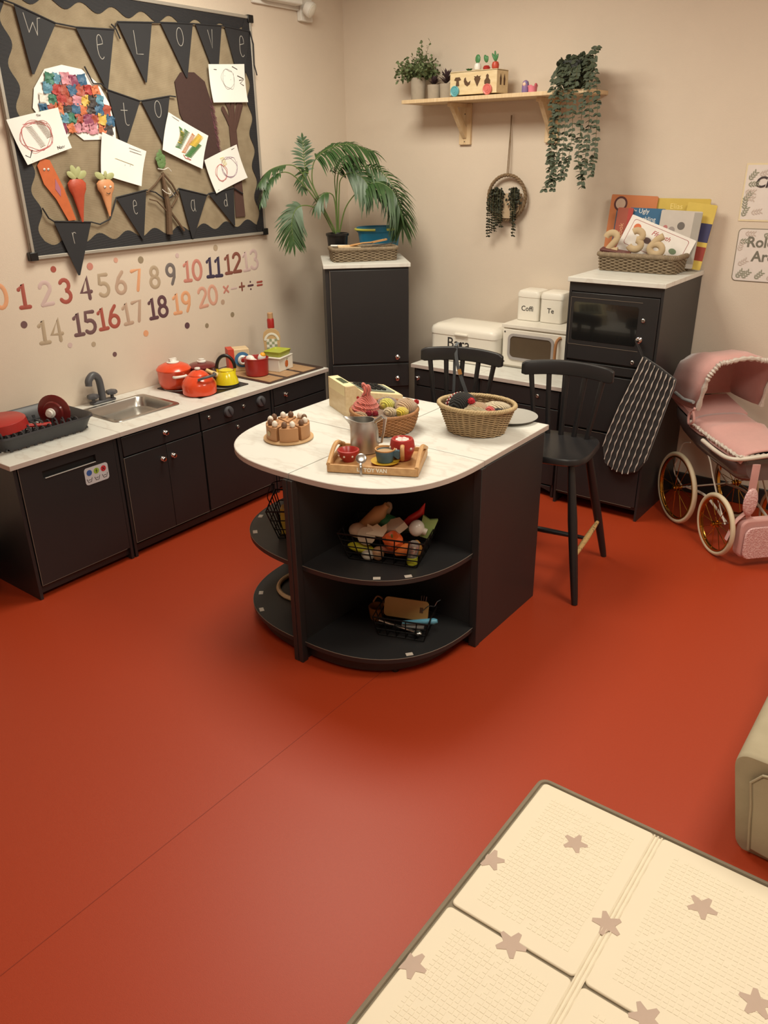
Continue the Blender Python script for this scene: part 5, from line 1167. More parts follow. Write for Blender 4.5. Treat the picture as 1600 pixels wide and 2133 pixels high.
for k in (-1, 1):
    pts = [(.132*math.cos(a)*1.0, .085*math.sin(a), .137) for a in [math.radians(-90+k*(14+ (90-14)*i/12)) for i in range(13)]]
    G().tube(pts, .006, 8).out('handle', yh, o)
    pts = [(.132*math.cos(a), .085*math.sin(a), .137) for a in [math.radians(90+k*(14+(90-14)*i/12)) for i in range(13)]]
    G().tube(pts, .006, 8).out('handle', yh, o)
# ------------------------------------------------------------------ book basket on the tall cupboard
bo_ = T('seagrass_basket', 'woven basket full of picture books on the tall oven cupboard', 'basket', (-1.355, 3.80, 1.1010))
pf = rectpath(.178, .105, .03, .05)
weave(pf, .004, .066, 10, 54, seag, bo_, .0036, .0034); basket_shell(pf, .002, .07, darkin, bo_, .006); braid(pf, .072, seag, bo_, .0062, 54, .006)
def book(lab, x, z, w, h, y, tilt, rot, col, deco, t=.006, extra=None):
    M_ = Matrix.Translation((x, y, z)) @ Matrix.Rotation(rot, 4, 'Y') @ Matrix.Rotation(PI/2-tilt, 4, 'X')
    o = T('picture_book', lab, 'book', M=M_, group='picture books in the woven basket')
    G().prism(rrect(0, w, 0, h, .006), 0, t).out('cover', mat('cover_%d_%d_%d' % col, col, .35, coat=.3), o)
    G().box(.003, w-.002, .003, h-.003, -.004, -.0003).out('pages', paper, o)
    for d_ in deco:
        k = d_[0]
        if k == 't': text_mesh(d_[1], d_[4], mat('lt_%d_%d_%d' % d_[5], d_[5], .5), o, Matrix.Translation((d_[2], d_[3], t+.0004)) @ Matrix.Rotation(d_[6] if len(d_) > 6 else 0, 4, 'Z'), name='title')
        elif k == 'c': G().prism(arc(d_[1], d_[2], d_[3], d_[3], 0, 345, 23), t, t+.0005+.0001*d_[5] if len(d_) > 5 else t+.0005).out('printed_shape', mat('pc_%d_%d_%d' % d_[4], d_[4], .5), o)
        elif k == 'r': G().box(d_[1], d_[2], d_[3], d_[4], t, t+.0003).out('printed_block', mat('pc_%d_%d_%d' % d_[5], d_[5], .5), o)
    return o
WH = (240, 236, 230)
book('tall orange book at the back left of the book basket', -1.592, 1.14, .225, .285, 3.885, .10, .03, (204, 128, 84), [('c', .05, .245, .033, (90, 50, 50)), ('c', .05, .245, .024, (206, 180, 160), 1), ('r', .035, .06, .08, .215, (96, 104, 120)), ('c', .14, .17, .03, (60, 40, 40)), ('r', .12, .2, .02, .1, (120, 50, 50))])
book('yellow book lettered Elias at the back right of the book basket', -1.367, 1.14, .245, .27, 3.90, .08, .0, (214, 186, 92), [('t', 'Elias', .095, .235, .034, (246, 222, 140)), ('c', .165, .24, .012, (40, 36, 30)), ('c', .02, .20, .014, (110, 60, 30)), ('c', .06, .205, .012, (240, 220, 180)), ('c', .19, .21, .012, (90, 60, 40))])
book('second yellow and blue book leaning at the far right of the book basket', -1.24, 1.12, .13, .28, 3.862, .12, .10, (216, 190, 96), [('r', .08, .13, .12, .2, (60, 60, 100)), ('r', .02, .13, .04, .1, (150, 60, 50))])
book('blue book titled The Ugly Duckling in the book basket', -1.478, 1.13, .168, .24, 3.85, .12, .02, (60, 108, 146), [('t', 'The', .022, .228, .014, WH), ('t', 'Ugly', .068, .226, .028, WH), ('t', 'Duckling', .08, .192, .028, WH)])
book('rust red book with vertical white title left of the blue book', -1.535, 1.13, .075, .24, 3.838, .12, .03, (170, 92, 76), [('r', .052, .075, .0, .24, (184, 70, 62)), ('t', 'On and in a', .0635, .12, .02, WH, PI/2), ('t', 'Look', .03, .14, .03, (226, 170, 130), PI/2)])
book('shiny pale book with small animal drawings at the right of the book basket', -1.325, 1.12, .185, .245, 3.838, .10, .03, (206, 198, 190), [('c', .06, .16, .015, (160, 150, 146)), ('c', .10, .18, .017, (110, 104, 100)), ('c', .03, .17, .01, (190, 120, 120)), ('r', .15, .185, .02, .24, (170, 164, 156))])
cardm = mat('worksheet', (240, 234, 228), .3, coat=.3)
M_ = Matrix.Translation((-1.488, 3.812, 1.222)) @ Matrix.Rotation(.33, 4, 'Y') @ Matrix.Rotation(PI/2-.25, 4, 'X')
o = T('laminated_card', 'white laminated card with orange dot and red script tilted across the books', 'card', M=M_)
G().prism(rrect(0, .325, -.035, .13, .005), 0, .001).out('card', cardm, o)
G().prism(rrect(.02, .30, .0, .118, .012), .001, .0013).out('card_border', mat('card_line', (170, 110, 110), .5), o)
G().prism(rrect(.0225, .2975, .0025, .1155, .011), .0013, .0016).out('card_panel', cardm, o)
G().prism(arc(.05, .085, .018, .018, 0, 345, 23), .0016, .002).out('orange_dot', mat('dot_orange', (214, 110, 60), .5), o)
text_mesh('Ffrwyth', .03, mat('script_red', (180, 70, 70), .5), o, Matrix.Translation((.17, .09, .002)), shear=.3)
for x, y, r_, c in ((.25, .05, .018, (120, 140, 110)), (.23, .02, .008, (90, 90, 80)), (.12, .05, .02, (110, 90, 90))): G().prism(arc(x, y, r_, r_*.7, 0, 345, 16), .0016, .002).out('printed_fruit', mat('fr%d' % c[0], c, .5), o)
# wooden digits
dgm = mat('mdf', (192, 168, 132), .7, var=.06)
for ch, x, z, rot, y, lab in (('2', -1.502, 1.222, -.15, 3.758, 'left wooden number 2 standing in the book basket'), ('3', -1.388, 1.235, .15, 3.772, 'middle wooden number 3 standing in the book basket'), ('6', -1.282, 1.22, .18, 3.750, 'right wooden number 6 standing in the book basket')):
    g = G(); S = .088; M_ = Matrix.Translation((x, y, z)) @ Matrix.Rotation(rot, 4, 'Y') @ Matrix.Rotation(PI/2-.15, 4, 'X')
    for st in GL[ch][1]: g.tube([((px-.3)*S*1.3, (py-.5)*S, 0) for px, py in st], .0155, 12, sz=.55)
    tag(g.out('wooden_number', dgm, M=M_), lab, 'wooden number', 'wooden numbers in the book basket')
tag(G().box(-.07, .07, -.02, .02, -.006, .006).out('board_book', mat('brown_book', (104, 60, 56), .5), loc=(-1.475, 3.745, 1.183), rot=(.2, .12, .05), bevel=.002), 'dark red closed book lying at the front left of the book basket', 'book')

# ------------------------------------------------------------------ striped glove on the cupboard
o = T('striped_oven_glove', 'long black and white striped oven glove hanging on the tall cupboard', 'oven glove', (-1.169, 3.405, .794))
ol = [(0, 0), (.079, -.038), (.157, -.084), (.15, -.13), (.136, -.187), (.105, -.33), (.075, -.467), (.04, -.53), (-.016, -.557), (-.07, -.548), (-.119, -.52), (-.136, -.44), (-.128, -.39), (-.085, -.246), (-.04, -.12)]
Mg = Matrix(((1, 0, 0, 0), (0, 0, -1, 0), (0, 1, 0, 0), (0, 0, 0, 1)))
gm = mat('glove_black', (34, 31, 32), .95, bump=.5, bscale=60, sheen=.3)
G().prism(ol, -.016, .010, Mg).out('quilted_cloth', gm, o, bevel=.008)
def edge(pts, v):
    L_ = [0]
    for i in range(len(pts)-1): L_.append(L_[-1]+math.dist(pts[i], pts[i+1]))
    t = v*L_[-1]; i = 0
    while i < len(pts)-2 and L_[i+1] < t: i += 1
    q = (t-L_[i])/(L_[i+1]-L_[i]); return (pts[i][0]+(pts[i+1][0]-pts[i][0])*q, pts[i][1]+(pts[i+1][1]-pts[i][1])*q)
left = [(0, 0), (-.04, -.12), (-.085, -.246), (-.128, -.39), (-.152, -.50), (-.163, -.56)]
right = [(.157, -.084), (.15, -.13), (.136, -.187), (.105, -.33), (.075, -.467), (.052, -.56), (.045, -.60)]
ws = mat('stripe_white', (206, 198, 190), .9)
for k in range(9):
    f = .025+.95*k/8; pts = []; rr_ = []
    for i in range(53):
        v = i/52; a = edge(left, v); b = edge(right, v); w_ = .0012*math.sin(i*1.35+k*2.1)
        q = (a[0]+(b[0]-a[0])*f+w_, a[1]+(b[1]-a[1])*f)
        if 0 < i and not inside(q[0], q[1], [(x*1.0, y) for x, y in ol]) and v > .6: break
        pts.append((q[0], -.0125+.002*abs(f-.5)*2, q[1])); rr_.append(.0021+.0010*math.sin(i*1.35+k))
    G().tube(pts, rr_, 6).out('stripe', ws, o)
G().tube(cr([(.004, -.004, -.004), (-.012, -.012, .035), (-.034, -.018, .064), (-.030, -.018, .06), (.0, -.008, .0)], 4), .0025, 6).out('hanging_loop', gm, o)

# ------------------------------------------------------------------ high chairs
worn = mat('worn_paint', (196, 160, 104), .6, kind='speck', scale=60, col2=(40, 36, 34))
chb = mat('chair_black', (32, 31, 33), .34, var=.05)
def make_chair(loc, rz, label):
    o = T('high_chair', label, 'chair', loc, rz=rz, group='two black high chairs behind the island')
    sp_ = superq(.172, 4.2, 0, 360, 44)[:-1]
    g = G(); lv_ = [(.93, .530), (1.0, .538), (1.0, .553), (.975, .560), (.8, .555), (.5, .551), (.2, .549)]; nn2 = len(sp_); vs = []
    for k, z in lv_: vs += [(x*k, y*k*.97, z) for x, y in sp_]
    g.add(vs, [(i*nn2+j, i*nn2+(j+1) % nn2, (i+1)*nn2+(j+1) % nn2, (i+1)*nn2+j) for i in range(len(lv_)-1) for j in range(nn2)]+[tuple(range(nn2))[::-1], tuple(range((len(lv_)-1)*nn2, len(lv_)*nn2))])
    g.out('seat', chb, o)
    feet = {}
    for sx in (-1, 1):
        for sy in (-1, 1):
            a = Vector((sx*.115, sy*.115, .53)); b = Vector((sx*.205, sy*.23, 0)); feet[(sx, sy)] = (a, b)
            G().tube([tuple(a.lerp(b, t)) for t in (0, .15, .4, .7, .94, 1)], [.013, .016, .019, .017, .014, .012], 12).out('leg', chb, o)
    def at(k, t): a, b = feet[k]; return a.lerp(b, t)
    for sx in (-1, 1):
        p, q_ = at((sx, -1), .66), at((sx, 1), .66); G().tube([tuple(p.lerp(q_, t)) for t in (0, .2, .5, .8, 1)], [.007, .010, .012, .010, .007], 10).out('side_stretcher', worn, o)
    p, q_ = (at((-1, -1), .66)+at((-1, 1), .66))/2, (at((1, -1), .66)+at((1, 1), .66))/2
    G().tube([tuple(p.lerp(q_, t)) for t in (0, .2, .5, .8, 1)], [.007, .010, .012, .010, .007], 10).out('cross_stretcher', chb, o)
    # curved top rail
    g = G(); N_ = 22; vs = []; sec = [(-.012, .0), (-.012, -.05), (.012, -.05), (.012, .0), (.006, .008), (-.006, .008)]
    for i in range(N_+1):
        u = -1+2*i/N_; x = .185*u; y = .172-.030*u*u; zz = .845-.012*u*u; k = 1-.25*max(0, abs(u)-.9)/.1; nx = .060*u
        for dy, dz in sec: vs.append((x+nx*dy*5*.2, y+dy*k, zz+dz*k-(1-k)*.02))
    m_ = len(sec); g.add(vs, [(i*m_+j, i*m_+(j+1) % m_, (i+1)*m_+(j+1) % m_, (i+1)*m_+j) for i in range(N_) for j in range(m_)]+[tuple(range(m_))[::-1], tuple(range(N_*m_, (N_+1)*m_))])
    g.out('top_rail', chb, o, bevel=.003)
    for u in (-.8, -.42, -.02, .38, .78):
        xt = .185*u; yt = .172-.030*u*u
        G().tube([(xt*.72, .138-.02*u*u, .54), (xt*.86, .150-.02*u*u, .66), (xt, yt, .80)], [.0115, .0100, .0110], 10).out('spindle', chb, o)
    return o
make_chair((-1.267, 2.752, 0), math.radians(9), 'black high chair at the right whose legs show beside the island')
make_chair((-1.739, 2.735, 0), math.radians(12), 'black high chair at the left with a grey strap over its rail')
o = T('fabric_strap', 'grey blue fabric strap with orange tab looped over the left chair rail', 'strap', (-1.806, 2.90, .66))
stm = mat('strap_grey', (92, 96, 100), .9, bump=.3)
def ribbon(pts, w, mt, nm, par, th=.002):
    g = G(); P_ = cr(pts, 6); vs = []
    for i, p in enumerate(P_):
        t = (P_[min(i+1, len(P_)-1)]-P_[max(i-1, 0)]).normalized(); s_ = t.cross(P3(0, -1, .1)).normalized()
        if s_.length < .1: s_ = P3(1, 0, 0)
        for a, b in ((-1, -1), (1, -1), (1, 1), (-1, 1)): vs.append(p+s_*a*w/2+P3(0, -1, 0)*b*th/2)
    g.add(vs, [(i*4+j, i*4+(j+1) % 4, (i+1)*4+(j+1) % 4, (i+1)*4+j) for i in range(len(P_)-1) for j in range(4)]+[(3, 2, 1, 0), tuple(range(len(vs)-4, len(vs)))])
    return g.out(nm, mt, par)
ribbon([(.0, -.012, .197), (.008, -.018, .15), (.022, -.02, .10), (.042, -.02, .05), (.075, -.015, -.03)], .016, stm, 'strap_end', o)
ribbon([(-.002, -.012, .195), (-.004, -.012, .12), (-.004, -.012, .05), (-.006, -.012, -.01)], .014, stm, 'strap_end', o)
ribbon([(.026, -.0225, .10), (.034, -.0225, .078)], .017, mat('orange_tab', (196, 140, 76), .8), 'orange_tab', o)
ribbon([(.0, -.014, .196), (.0, .004, .206), (.0, .024, .2), (.0, .026, .16)], .016, stm, 'strap_loop', o)

# ------------------------------------------------------------------ wire baskets in the island
def wire_basket(name_lab, loc, rz, bx, by, tx, ty, h, nx, ny, nz, handle=False):
    o = T('wire_basket', name_lab, 'basket', loc, rz=rz, group='black wire baskets in the island shelves')
    def pt(u, v, k): return ((bx+(tx-bx)*k)*u, (by+(ty-by)*k)*v, .003+h*k)
    g = G()
    g.tube([pt(-1, -1, 1), pt(1, -1, 1), pt(1, 1, 1), pt(-1, 1, 1)], .0032, 6, closed=True); g.out('rim', wire, o)
    for (u0, v0, u1, v1, n_) in ((-1, -1, 1, -1, nx), (1, -1, 1, 1, ny), (1, 1, -1, 1, nx), (-1, 1, -1, -1, ny)):
        g = G()
        for k in range(nz): q = k/nz; g.tube([pt(u0, v0, q), pt(u1, v1, q)], .0021, 5)
        for i in range(n_): t = i/n_; u, v = u0+(u1-u0)*t, v0+(v1-v0)*t; g.tube([pt(u, v, 0), pt(u, v, 1)], .0021, 5)
        g.out('mesh_side', wire, o)
    g = G()
    for i in range(nx+1): u = -1+2*i/nx; g.tube([pt(u, -1, 0), pt(u, 1, 0)], .0018, 5)
    for i in range(ny+1): v = -1+2*i/ny; g.tube([pt(-1, v, 0), pt(1, v, 0)], .0018, 5)
    g.out('mesh_base', wire, o)
    if handle: G().tube(cr([pt(-1, -.2, 1), (-tx*1.0, -.05, h+.04), (-tx*.8, -.06, h+.09), (-tx*.5, -.04, h+.095)], 4), .0018, 5).out('wire_handle', wire, o)
    return o
A0 = (-1.440, 1.908, .3715); rA = math.radians(19)
wire_basket('large black wire basket of toy food on the right middle shelf', A0, rA, .118, .072, .148, .095, .098, 6, 4, 4)
MA = Matrix.Translation(A0) @ Matrix.Rotation(rA, 4, 'Z')
def food(M_, x, y, z, lab, parts, rot=(0, 0, 0), nm='toy_food', cat='toy food', grp='toy food in the wire baskets'):
    MM = M_ @ Matrix.Translation((x, y, z+(.014 if M_ is MA and z > .06 else 0))) @ Euler(rot).to_matrix().to_4x4() @ Matrix.Scale(1.18 if nm == 'toy_food' else 1, 4)
    o = T(nm, lab, cat, M=MM, group=grp)
    for pn_, g, m_ in parts: g.out(pn_, m_, o)
    return o
def FM(n_, c, r_=.5): return mat('food_'+n_, c, r_, var=.08)
def loaf(L_, r_): return [(0.0, -L_), (r_*.6, -L_*.95), (r_, -L_*.7), (r_, L_*.55), (r_*.6, L_*.8), (r_*.45, L_), (0.0, L_)]
food(MA, -.058, .01, .105, 'tan wooden bottle leaning across the large wire basket', [('bottle', G().lathe([(.0, -.055), (.018, -.054), (.022, -.048), (.022, .03), (.014, .042), (.010, .05), (.010, .06), (.0, .06)], 20), FM('tan', (182, 138, 92)))], (0, .75, .25))
food(MA, -.02, .045, .13, 'pale wooden peg standing behind the tan bottle', [('peg', G().lathe([(.0, -.02), (.012, -.02), (.013, .01), (.008, .022), (.0, .024)], 16), FM('peg', (178, 156, 130)))], (.2, .4, 0))
food(MA, .028, -.01, .098, 'white wooden wedge of cheese lying on top of the toy food', [('wedge', G().prism([(-.03, -.018), (.012, -.022), (.036, .0), (.012, .022), (-.03, .018)], -.011, .011), FM('cheese', (206, 196, 178)))], (.5, -.35, -.2))
food(MA, -.012, .022, .082, 'green toy broccoli in the middle of the large wire basket', [('floret', G().ball((0, 0, .01), (.03, .024, .022), 18, None, .12), FM('broccoli', (40, 120, 82))), ('stalk', G().lathe([(.01, -.03), (.01, .0), (.0, .0)], 12), FM('stalk', (170, 190, 120)))])
food(MA, .098, -.005, .098, 'white toy mushroom cap at the right of the large wire basket', [('cap', G().ball((0, 0, 0), (.024, .024, .022), 18), FM('mush', (204, 196, 186), .3)), ('stem', G().lathe([(.0, -.03), (.010, -.03), (.010, -.01), (.0, -.01)], 12), FM('stem', (186, 176, 160)))], (.0, -1.2, .1))
food(MA, .088, .045, .112, 'red toy chilli pointing up at the right back of the basket', [('chilli', G().tube([(-.05, 0, -.03), (-.02, 0, -.006), (.01, 0, .018), (.02, 0, .046)], [.007, .012, .010, .001], 12), FM('chilli', (196, 40, 40), .3))], (0, 0, .2))
food(MA, .125, .03, .09, 'green toy leek end at the back right corner of the basket', [('leek', G().prism([(-.016, -.03), (.016, -.03), (.022, .03), (0, .022), (-.022, .03)], -.012, .012), FM('leek', (128, 148, 84)))], (1.3, .3, .2))
food(MA, .028, -.045, .062, 'orange toy pepper at the front of the large wire basket', [('pepper', G().lathe([(.0, -.018), (.014, -.019), (.027, -.008), (.028, .008), (.018, .02), (.005, .016), (.0, .014)], 24, fn=lambda q, a, i: (q[0]*(1+.08*math.cos(4*a)), q[1]*(1+.08*math.cos(4*a)), q[2])), FM('pepper', (206, 90, 40), .3)), ('pepper_stalk', G().tube([(0, 0, .012), (0, .002, .024)], .003, 6), FM('stalk2', (110, 120, 60)))], (.5, 0, 0))
food(MA, .065, -.045, .045, 'orange toy carrot piece at the front right of the basket', [('carrot', G().lathe([(.0, -.028), (.008, -.026), (.017, .0), (.018, .024), (.0, .026)], 18), FM('carrot', (214, 118, 56), .4))], (0, 1.2, .3))
food(MA, -.085, -.045, .034, 'lime yellow toy pepper half at the front left of the basket', [('pepper_half', G().ball((0, 0, 0), (.040, .018, .014), 18), FM('lime', (196, 190, 50), .35))], (0, .1, .05))
food(MA, -.10, -.02, .07, 'cream toy bread roll at the left of the large wire basket', [('roll', G().ball((0, 0, 0), (.03, .024, .022), 16), FM('roll', (196, 172, 146)))])
food(MA, -.062, -.048, .068, 'pale toy biscuit half at the front left of the basket rim', [('biscuit', G().lathe([(.0, -.010), (.022, -.010), (.026, -.004), (.026, .006), (.0, .010)], 20), FM('biscuit', (186, 168, 144)))], (1.2, .2, 0))
food(MA, -.03, -.035, .088, 'cream toy bread slice with bitten edge on the basket rim', [('slice', G().prism([(-.028, -.016), (.02, -.02), (.03, .0), (.026, .018), (.012, .008), (.0, .016), (-.012, .008), (-.028, .014)], -.007, .007), FM('slice', (214, 196, 168)))], (.9, 0, .1))
food(MA, -.022, -.052, .024, 'small brown toy egg low at the front of the basket', [('egg', G().ball((0, 0, 0), (.018, .017, .021), 16), FM('egg', (190, 146, 108), .35))])
food(MA, -.055, -.06, .018, 'white toy egg low at the front left of the basket', [('egg', G().ball((0, 0, 0), (.020, .014, .016), 16), FM('eggw', (206, 198, 182), .35))])
food(MA, .098, -.05, .048, 'small glass like toy jar at the front right corner of the basket', [('jar', G().lathe([(.014, -.022), (.016, -.02), (.016, .022), (.012, .03), (.0, .03)], 18), mat('jar_metal', (170, 165, 160), .25, .7))], (.1, .2, 0))
food(MA, .096, -.052, .014, 'lime green toy pot under the jar at the basket corner', [('pot', G().lathe([(.013, -.010), (.015, -.008), (.016, .012), (.0, .012)], 18), FM('limepot', (180, 182, 50), .4))])
food(MA, .10, -.015, .045, 'brown toy pear at the right side of the basket', [('pear', G().lathe([(.0, -.022), (.016, -.016), (.019, -.004), (.012, .014), (.006, .022), (.0, .024)], 18), FM('pear', (170, 120, 60), .4))])
food(MA, .02, -.03, .028, 'pinkish toy sausage slice low in the middle of the basket', [('sausage', G().tube([(-.04, 0, 0), (0, .004, .002), (.04, 0, 0)], [.009, .011, .009], 12), FM('sausage', (196, 110, 84)))])
food(MA, .0, .04, .05, 'dark red toy beetroot behind the broccoli', [('beetroot', G().ball((0, 0, 0), (.026, .026, .024), 16), FM('beet', (110, 40, 46), .4))])
food(MA, .05, .035, .065, 'dark green toy cucumber at the back of the basket', [('cucumber', G().tube([(-.06, 0, 0), (0, .004, .004), (.06, 0, 0)], [.010, .014, .010], 12), FM('cucumber', (60, 76, 48), .4))], (0, -.2, .3))
food(MA, -.08, .045, .072, 'olive green toy lettuce at the back left of the basket', [('lettuce', G().ball((0, 0, 0), (.03, .022, .018), 14, None, .15), FM('lettuce', (124, 128, 62)))])
B0 = (-1.818, 1.868, .3715); rB = math.radians(35)
wire_basket('tall black wire basket with raised handle on the left middle shelf', B0, rB, .062, .072, .095, .10, .115, 5, 6, 3, True)
MB_ = Matrix.Translation(B0) @ Matrix.Rotation(rB, 4, 'Z')
food(MB_, .005, -.055, .045, 'yellow toy butter block standing in the tall wire basket', [('block', G().box(-.024, .024, -.018, .018, -.038, .04), FM('butter', (206, 176, 56)))])
food(MB_, -.03, -.01, .045, 'second yellow toy block behind the first in the tall wire basket', [('block', G().box(-.024, .024, -.018, .018, -.038, .044), FM('butter2', (190, 158, 60)))])
food(MB_, -.005, -.03, .11, 'olive green toy avocado on top of the tall wire basket', [('avocado', G().ball((0, 0, 0), (.034, .026, .026), 18), FM('avocado', (140, 128, 58), .4))])
food(MB_, .028, -.005, .135, 'red pointed toy strawberry standing up in the tall wire basket', [('strawberry', G().lathe([(.0, -.035), (.018, -.03), (.022, -.012), (.014, .02), (.006, .045), (.0, .055)], 18), FM('strawb', (178, 56, 46), .4))], (0, .15, 0))
C0 = (-1.385, 1.922, .0795); rC = math.radians(20)
wire_basket('small black wire basket of utensils on the right bottom shelf', C0, rC, .082, .052, .098, .064, .074, 5, 3, 3)
MC = Matrix.Translation(C0) @ Matrix.Rotation(rC, 4, 'Z')
food(MC, .0, .035, .068, 'wooden chopping board with a square slot standing in the small wire basket', [('board', G().prism(rrect(-.085, .075, -.035, .035, .014), -.004, .004, Matrix.Rotation(PI/2-.3, 4, 'X')), FM('boardw', (176, 140, 82))), ('slot', G().box(.045, .057, -.008, .012, .0042, .0048, Matrix.Rotation(PI/2-.3, 4, 'X')), hole)], (0, 0, 0), 'chopping_board', 'chopping board', 'utensils in the small wire basket')
food(MC, .055, -.01, .052, 'light blue handled toy brush sticking out of the small wire basket', [('handle', G().tube([(-.06, 0, -.01), (.0, 0, 0), (.05, 0, .006), (.062, 0, .008)], [.006, .008, .011, .007], 12), FM('lightblue', (98, 168, 196), .3))], (0, 0, .1), 'toy_brush', 'utensil', 'utensils in the small wire basket')
food(MC, .0, -.028, .026, 'silver toy ladle lying low in the small wire basket', [('ladle', G().tube([(-.09, 0, .012), (-.02, 0, .004), (.05, 0, -.004)], .005, 8).ball((.056, 0, -.006), (.016, .014, .009), 14), steel)], (0, 0, -.12), 'toy_ladle', 'utensil', 'utensils in the small wire basket')
food(MC, .04, .0, .03, 'grey plastic toy server lying in the small wire basket', [('server', G().box(-.05, .03, -.018, .018, -.003, .003).tube([(.03, 0, 0), (.055, 0, .01)], .004, 6), FM('servegrey', (150, 146, 142), .3))], (.2, -.1, .1), 'toy_server', 'utensil', 'utensils in the small wire basket')
food(MC, .055, .045, .10, 'three pronged toy fork standing at the back of the small wire basket', [('fork', G().tube([(0, 0, -.05), (0, 0, .0)], .003, 6).tube([(-.008, 0, 0), (-.009, 0, .022)], .0015, 5).tube([(0, 0, 0), (0, 0, .024)], .0015, 5).tube([(.008, 0, 0), (.009, 0, .022)], .0015, 5).box(-.009, .009, -.001, .001, -.004, .002), steel)], (0, .1, 0), 'toy_fork', 'utensil', 'utensils in the small wire basket')
food(MC, .085, .03, .09, 'thin twisted wire whisk end rising from the small wire basket', [('wire_twist', G().tube(cr([(-.03, 0, -.02), (-.008, 0, .004), (.012, 0, .006), (.022, 0, .026), (.034, 0, .036)], 4), .0016, 5), steel)], (0, 0, 0), 'toy_whisk', 'utensil', 'utensils in the small wire basket')
o = T('toy_cup', 'small brown cup standing left of the small wire basket', 'cup', (-1.515, 1.93, .0785)); G().lathe([(.022, 0), (.025, .004), (.031, .05), (.028, .052), (.023, .01), (.0, .008)], 24).out('cup', mat('amber', (140, 92, 46), .35), o)
G().tube(cr([(.028, .01, .045), (.012, .022, .07), (-.012, .02, .078), (-.02, .004, .06)], 4), .0035, 6).out('cup_handle', mat('amber', (0, 0, 0)), o)
tag(G().tube([(.115*math.cos(a*PI/24), .115*math.sin(a*PI/24), .008) for a in range(48)], .0085, 8, closed=True).out('wooden_hoop', pinew, loc=(-1.872, 1.955, .0785)), 'pale wooden hoop lying on the left bottom shelf', 'hoop')

# ------------------------------------------------------------------ dolls pram
PM = Matrix.Translation((-.984, 3.547, 0)) @ Matrix.Rotation(math.atan2(-.689, .725), 4, 'Z')
pm = T('dolls_pram', 'pink and grey dolls pram with gold spoked wheels by the back wall', 'pram', M=PM)
hullm = mat('pram_grey', (104, 96, 94), .28, coat=.5); pinkf = mat('pram_pink', (208, 156, 150), .85, bump=.3, bscale=120, sheen=.4); pinkd = mat('pram_pink_inside', (150, 100, 100), .9)
satin = mat('satin_trim', (206, 194, 184), .35, bump=.8, bscale=140)
def band(r_, Mw):
    prof = [(r_-.026, -.008), (r_-.021, -.009), (r_-.0195, 0), (r_-.021, .009), (r_-.026, .008), (r_-.0235, 0)]; n_ = 56; g = G(); vs = []; m_ = len(prof)
    for k in range(n_):
        a = 2*PI*k/n_
        for pr_, z in prof: vs.append((pr_*math.cos(a), pr_*math.sin(a), z))
    return g.add(vs, [(k*m_+j, k*m_+(j+1) % m_, ((k+1) % n_)*m_+(j+1) % m_, ((k+1) % n_)*m_+j) for k in range(n_) for j in range(m_)], Mw)
def wheel(u, v, r_):
    o = bpy.data.objects.new('wheel', None); COL.objects.link(o); o.parent = pm; o.location = (u, v, r_+.001)
    Mw = Matrix.Rotation(PI/2, 4, 'X'); tr_ = r_-.0105
    G().tube([(tr_*math.cos(a*PI/32), tr_*math.sin(a*PI/32), 0) for a in range(64)], .0105, 10, Mw, closed=True).out('tyre', rubber, o)
    band(r_, Mw).out('rim', gold, o)
    G().lathe([(.0, -.026), (.006, -.026), (.009, -.02), (.009, -.012), (.015, -.010), (.015, -.006), (.007, -.005), (.007, .005), (.015, .006), (.015, .010), (.009, .012), (.009, .02), (.0, .022)], 20, Mw).out('hub', gold, o)
    for k in range(12):
        a = 2*PI*k/12; s_ = .007 if k % 2 else -.007; G().tube([(.012*math.cos(a+.25), .012*math.sin(a+.25), s_), ((r_-.023)*math.cos(a), (r_-.023)*math.sin(a), 0)], .0017, 6, Mw).out('spoke', gold, o)
for u, v, r_ in ((0, 0, .169), (.345, 0, .138), (0, .30, .169), (.345, .30, .138)): wheel(u, v, r_)
def interp(tab, u):
    for (a, b), (c, d_) in zip(tab, tab[1:]):
        if u <= c: return b+(d_-b)*(u-a)/(c-a)
    return tab[-1][1]
zr = [(-.19, .56), (-.1, .52), (.04, .49), (.2, .475), (.42, .465)]; zb = [(-.19, .52), (-.16, .46), (-.07, .395), (.06, .36), (.2, .345), (.36, .335), (.42, .36)]
g = G(); NU, NV = 26, 14; vs = []
for i in range(NU+1):
    u = -.185+.605*i/NU; e_ = min(1, (i/NU)*6+.45)*min(1, (1-i/NU)*8+.8); hw2 = .138*e_; top, bot = interp(zr, u), interp(zb, u)
    for j in range(NV+1):
        a = PI+PI*j/NV; c, s_ = math.cos(a), math.sin(a)
        vs.append((u, .15+hw2*math.copysign(abs(c)**.55, c), top+(top-bot)*math.copysign(abs(s_)**.7, s_)))
fs = [(i*(NV+1)+j, i*(NV+1)+j+1, (i+1)*(NV+1)+j+1, (i+1)*(NV+1)+j) for i in range(NU) for j in range(NV)]+[tuple(range(NV+1))[::-1], tuple(range(NU*(NV+1), (NU+1)*(NV+1)))]
hull = g.add(vs, fs).out('hull', hullm, pm)
b = hull.modifiers.new('thick', 'SOLIDIFY'); b.thickness = .004
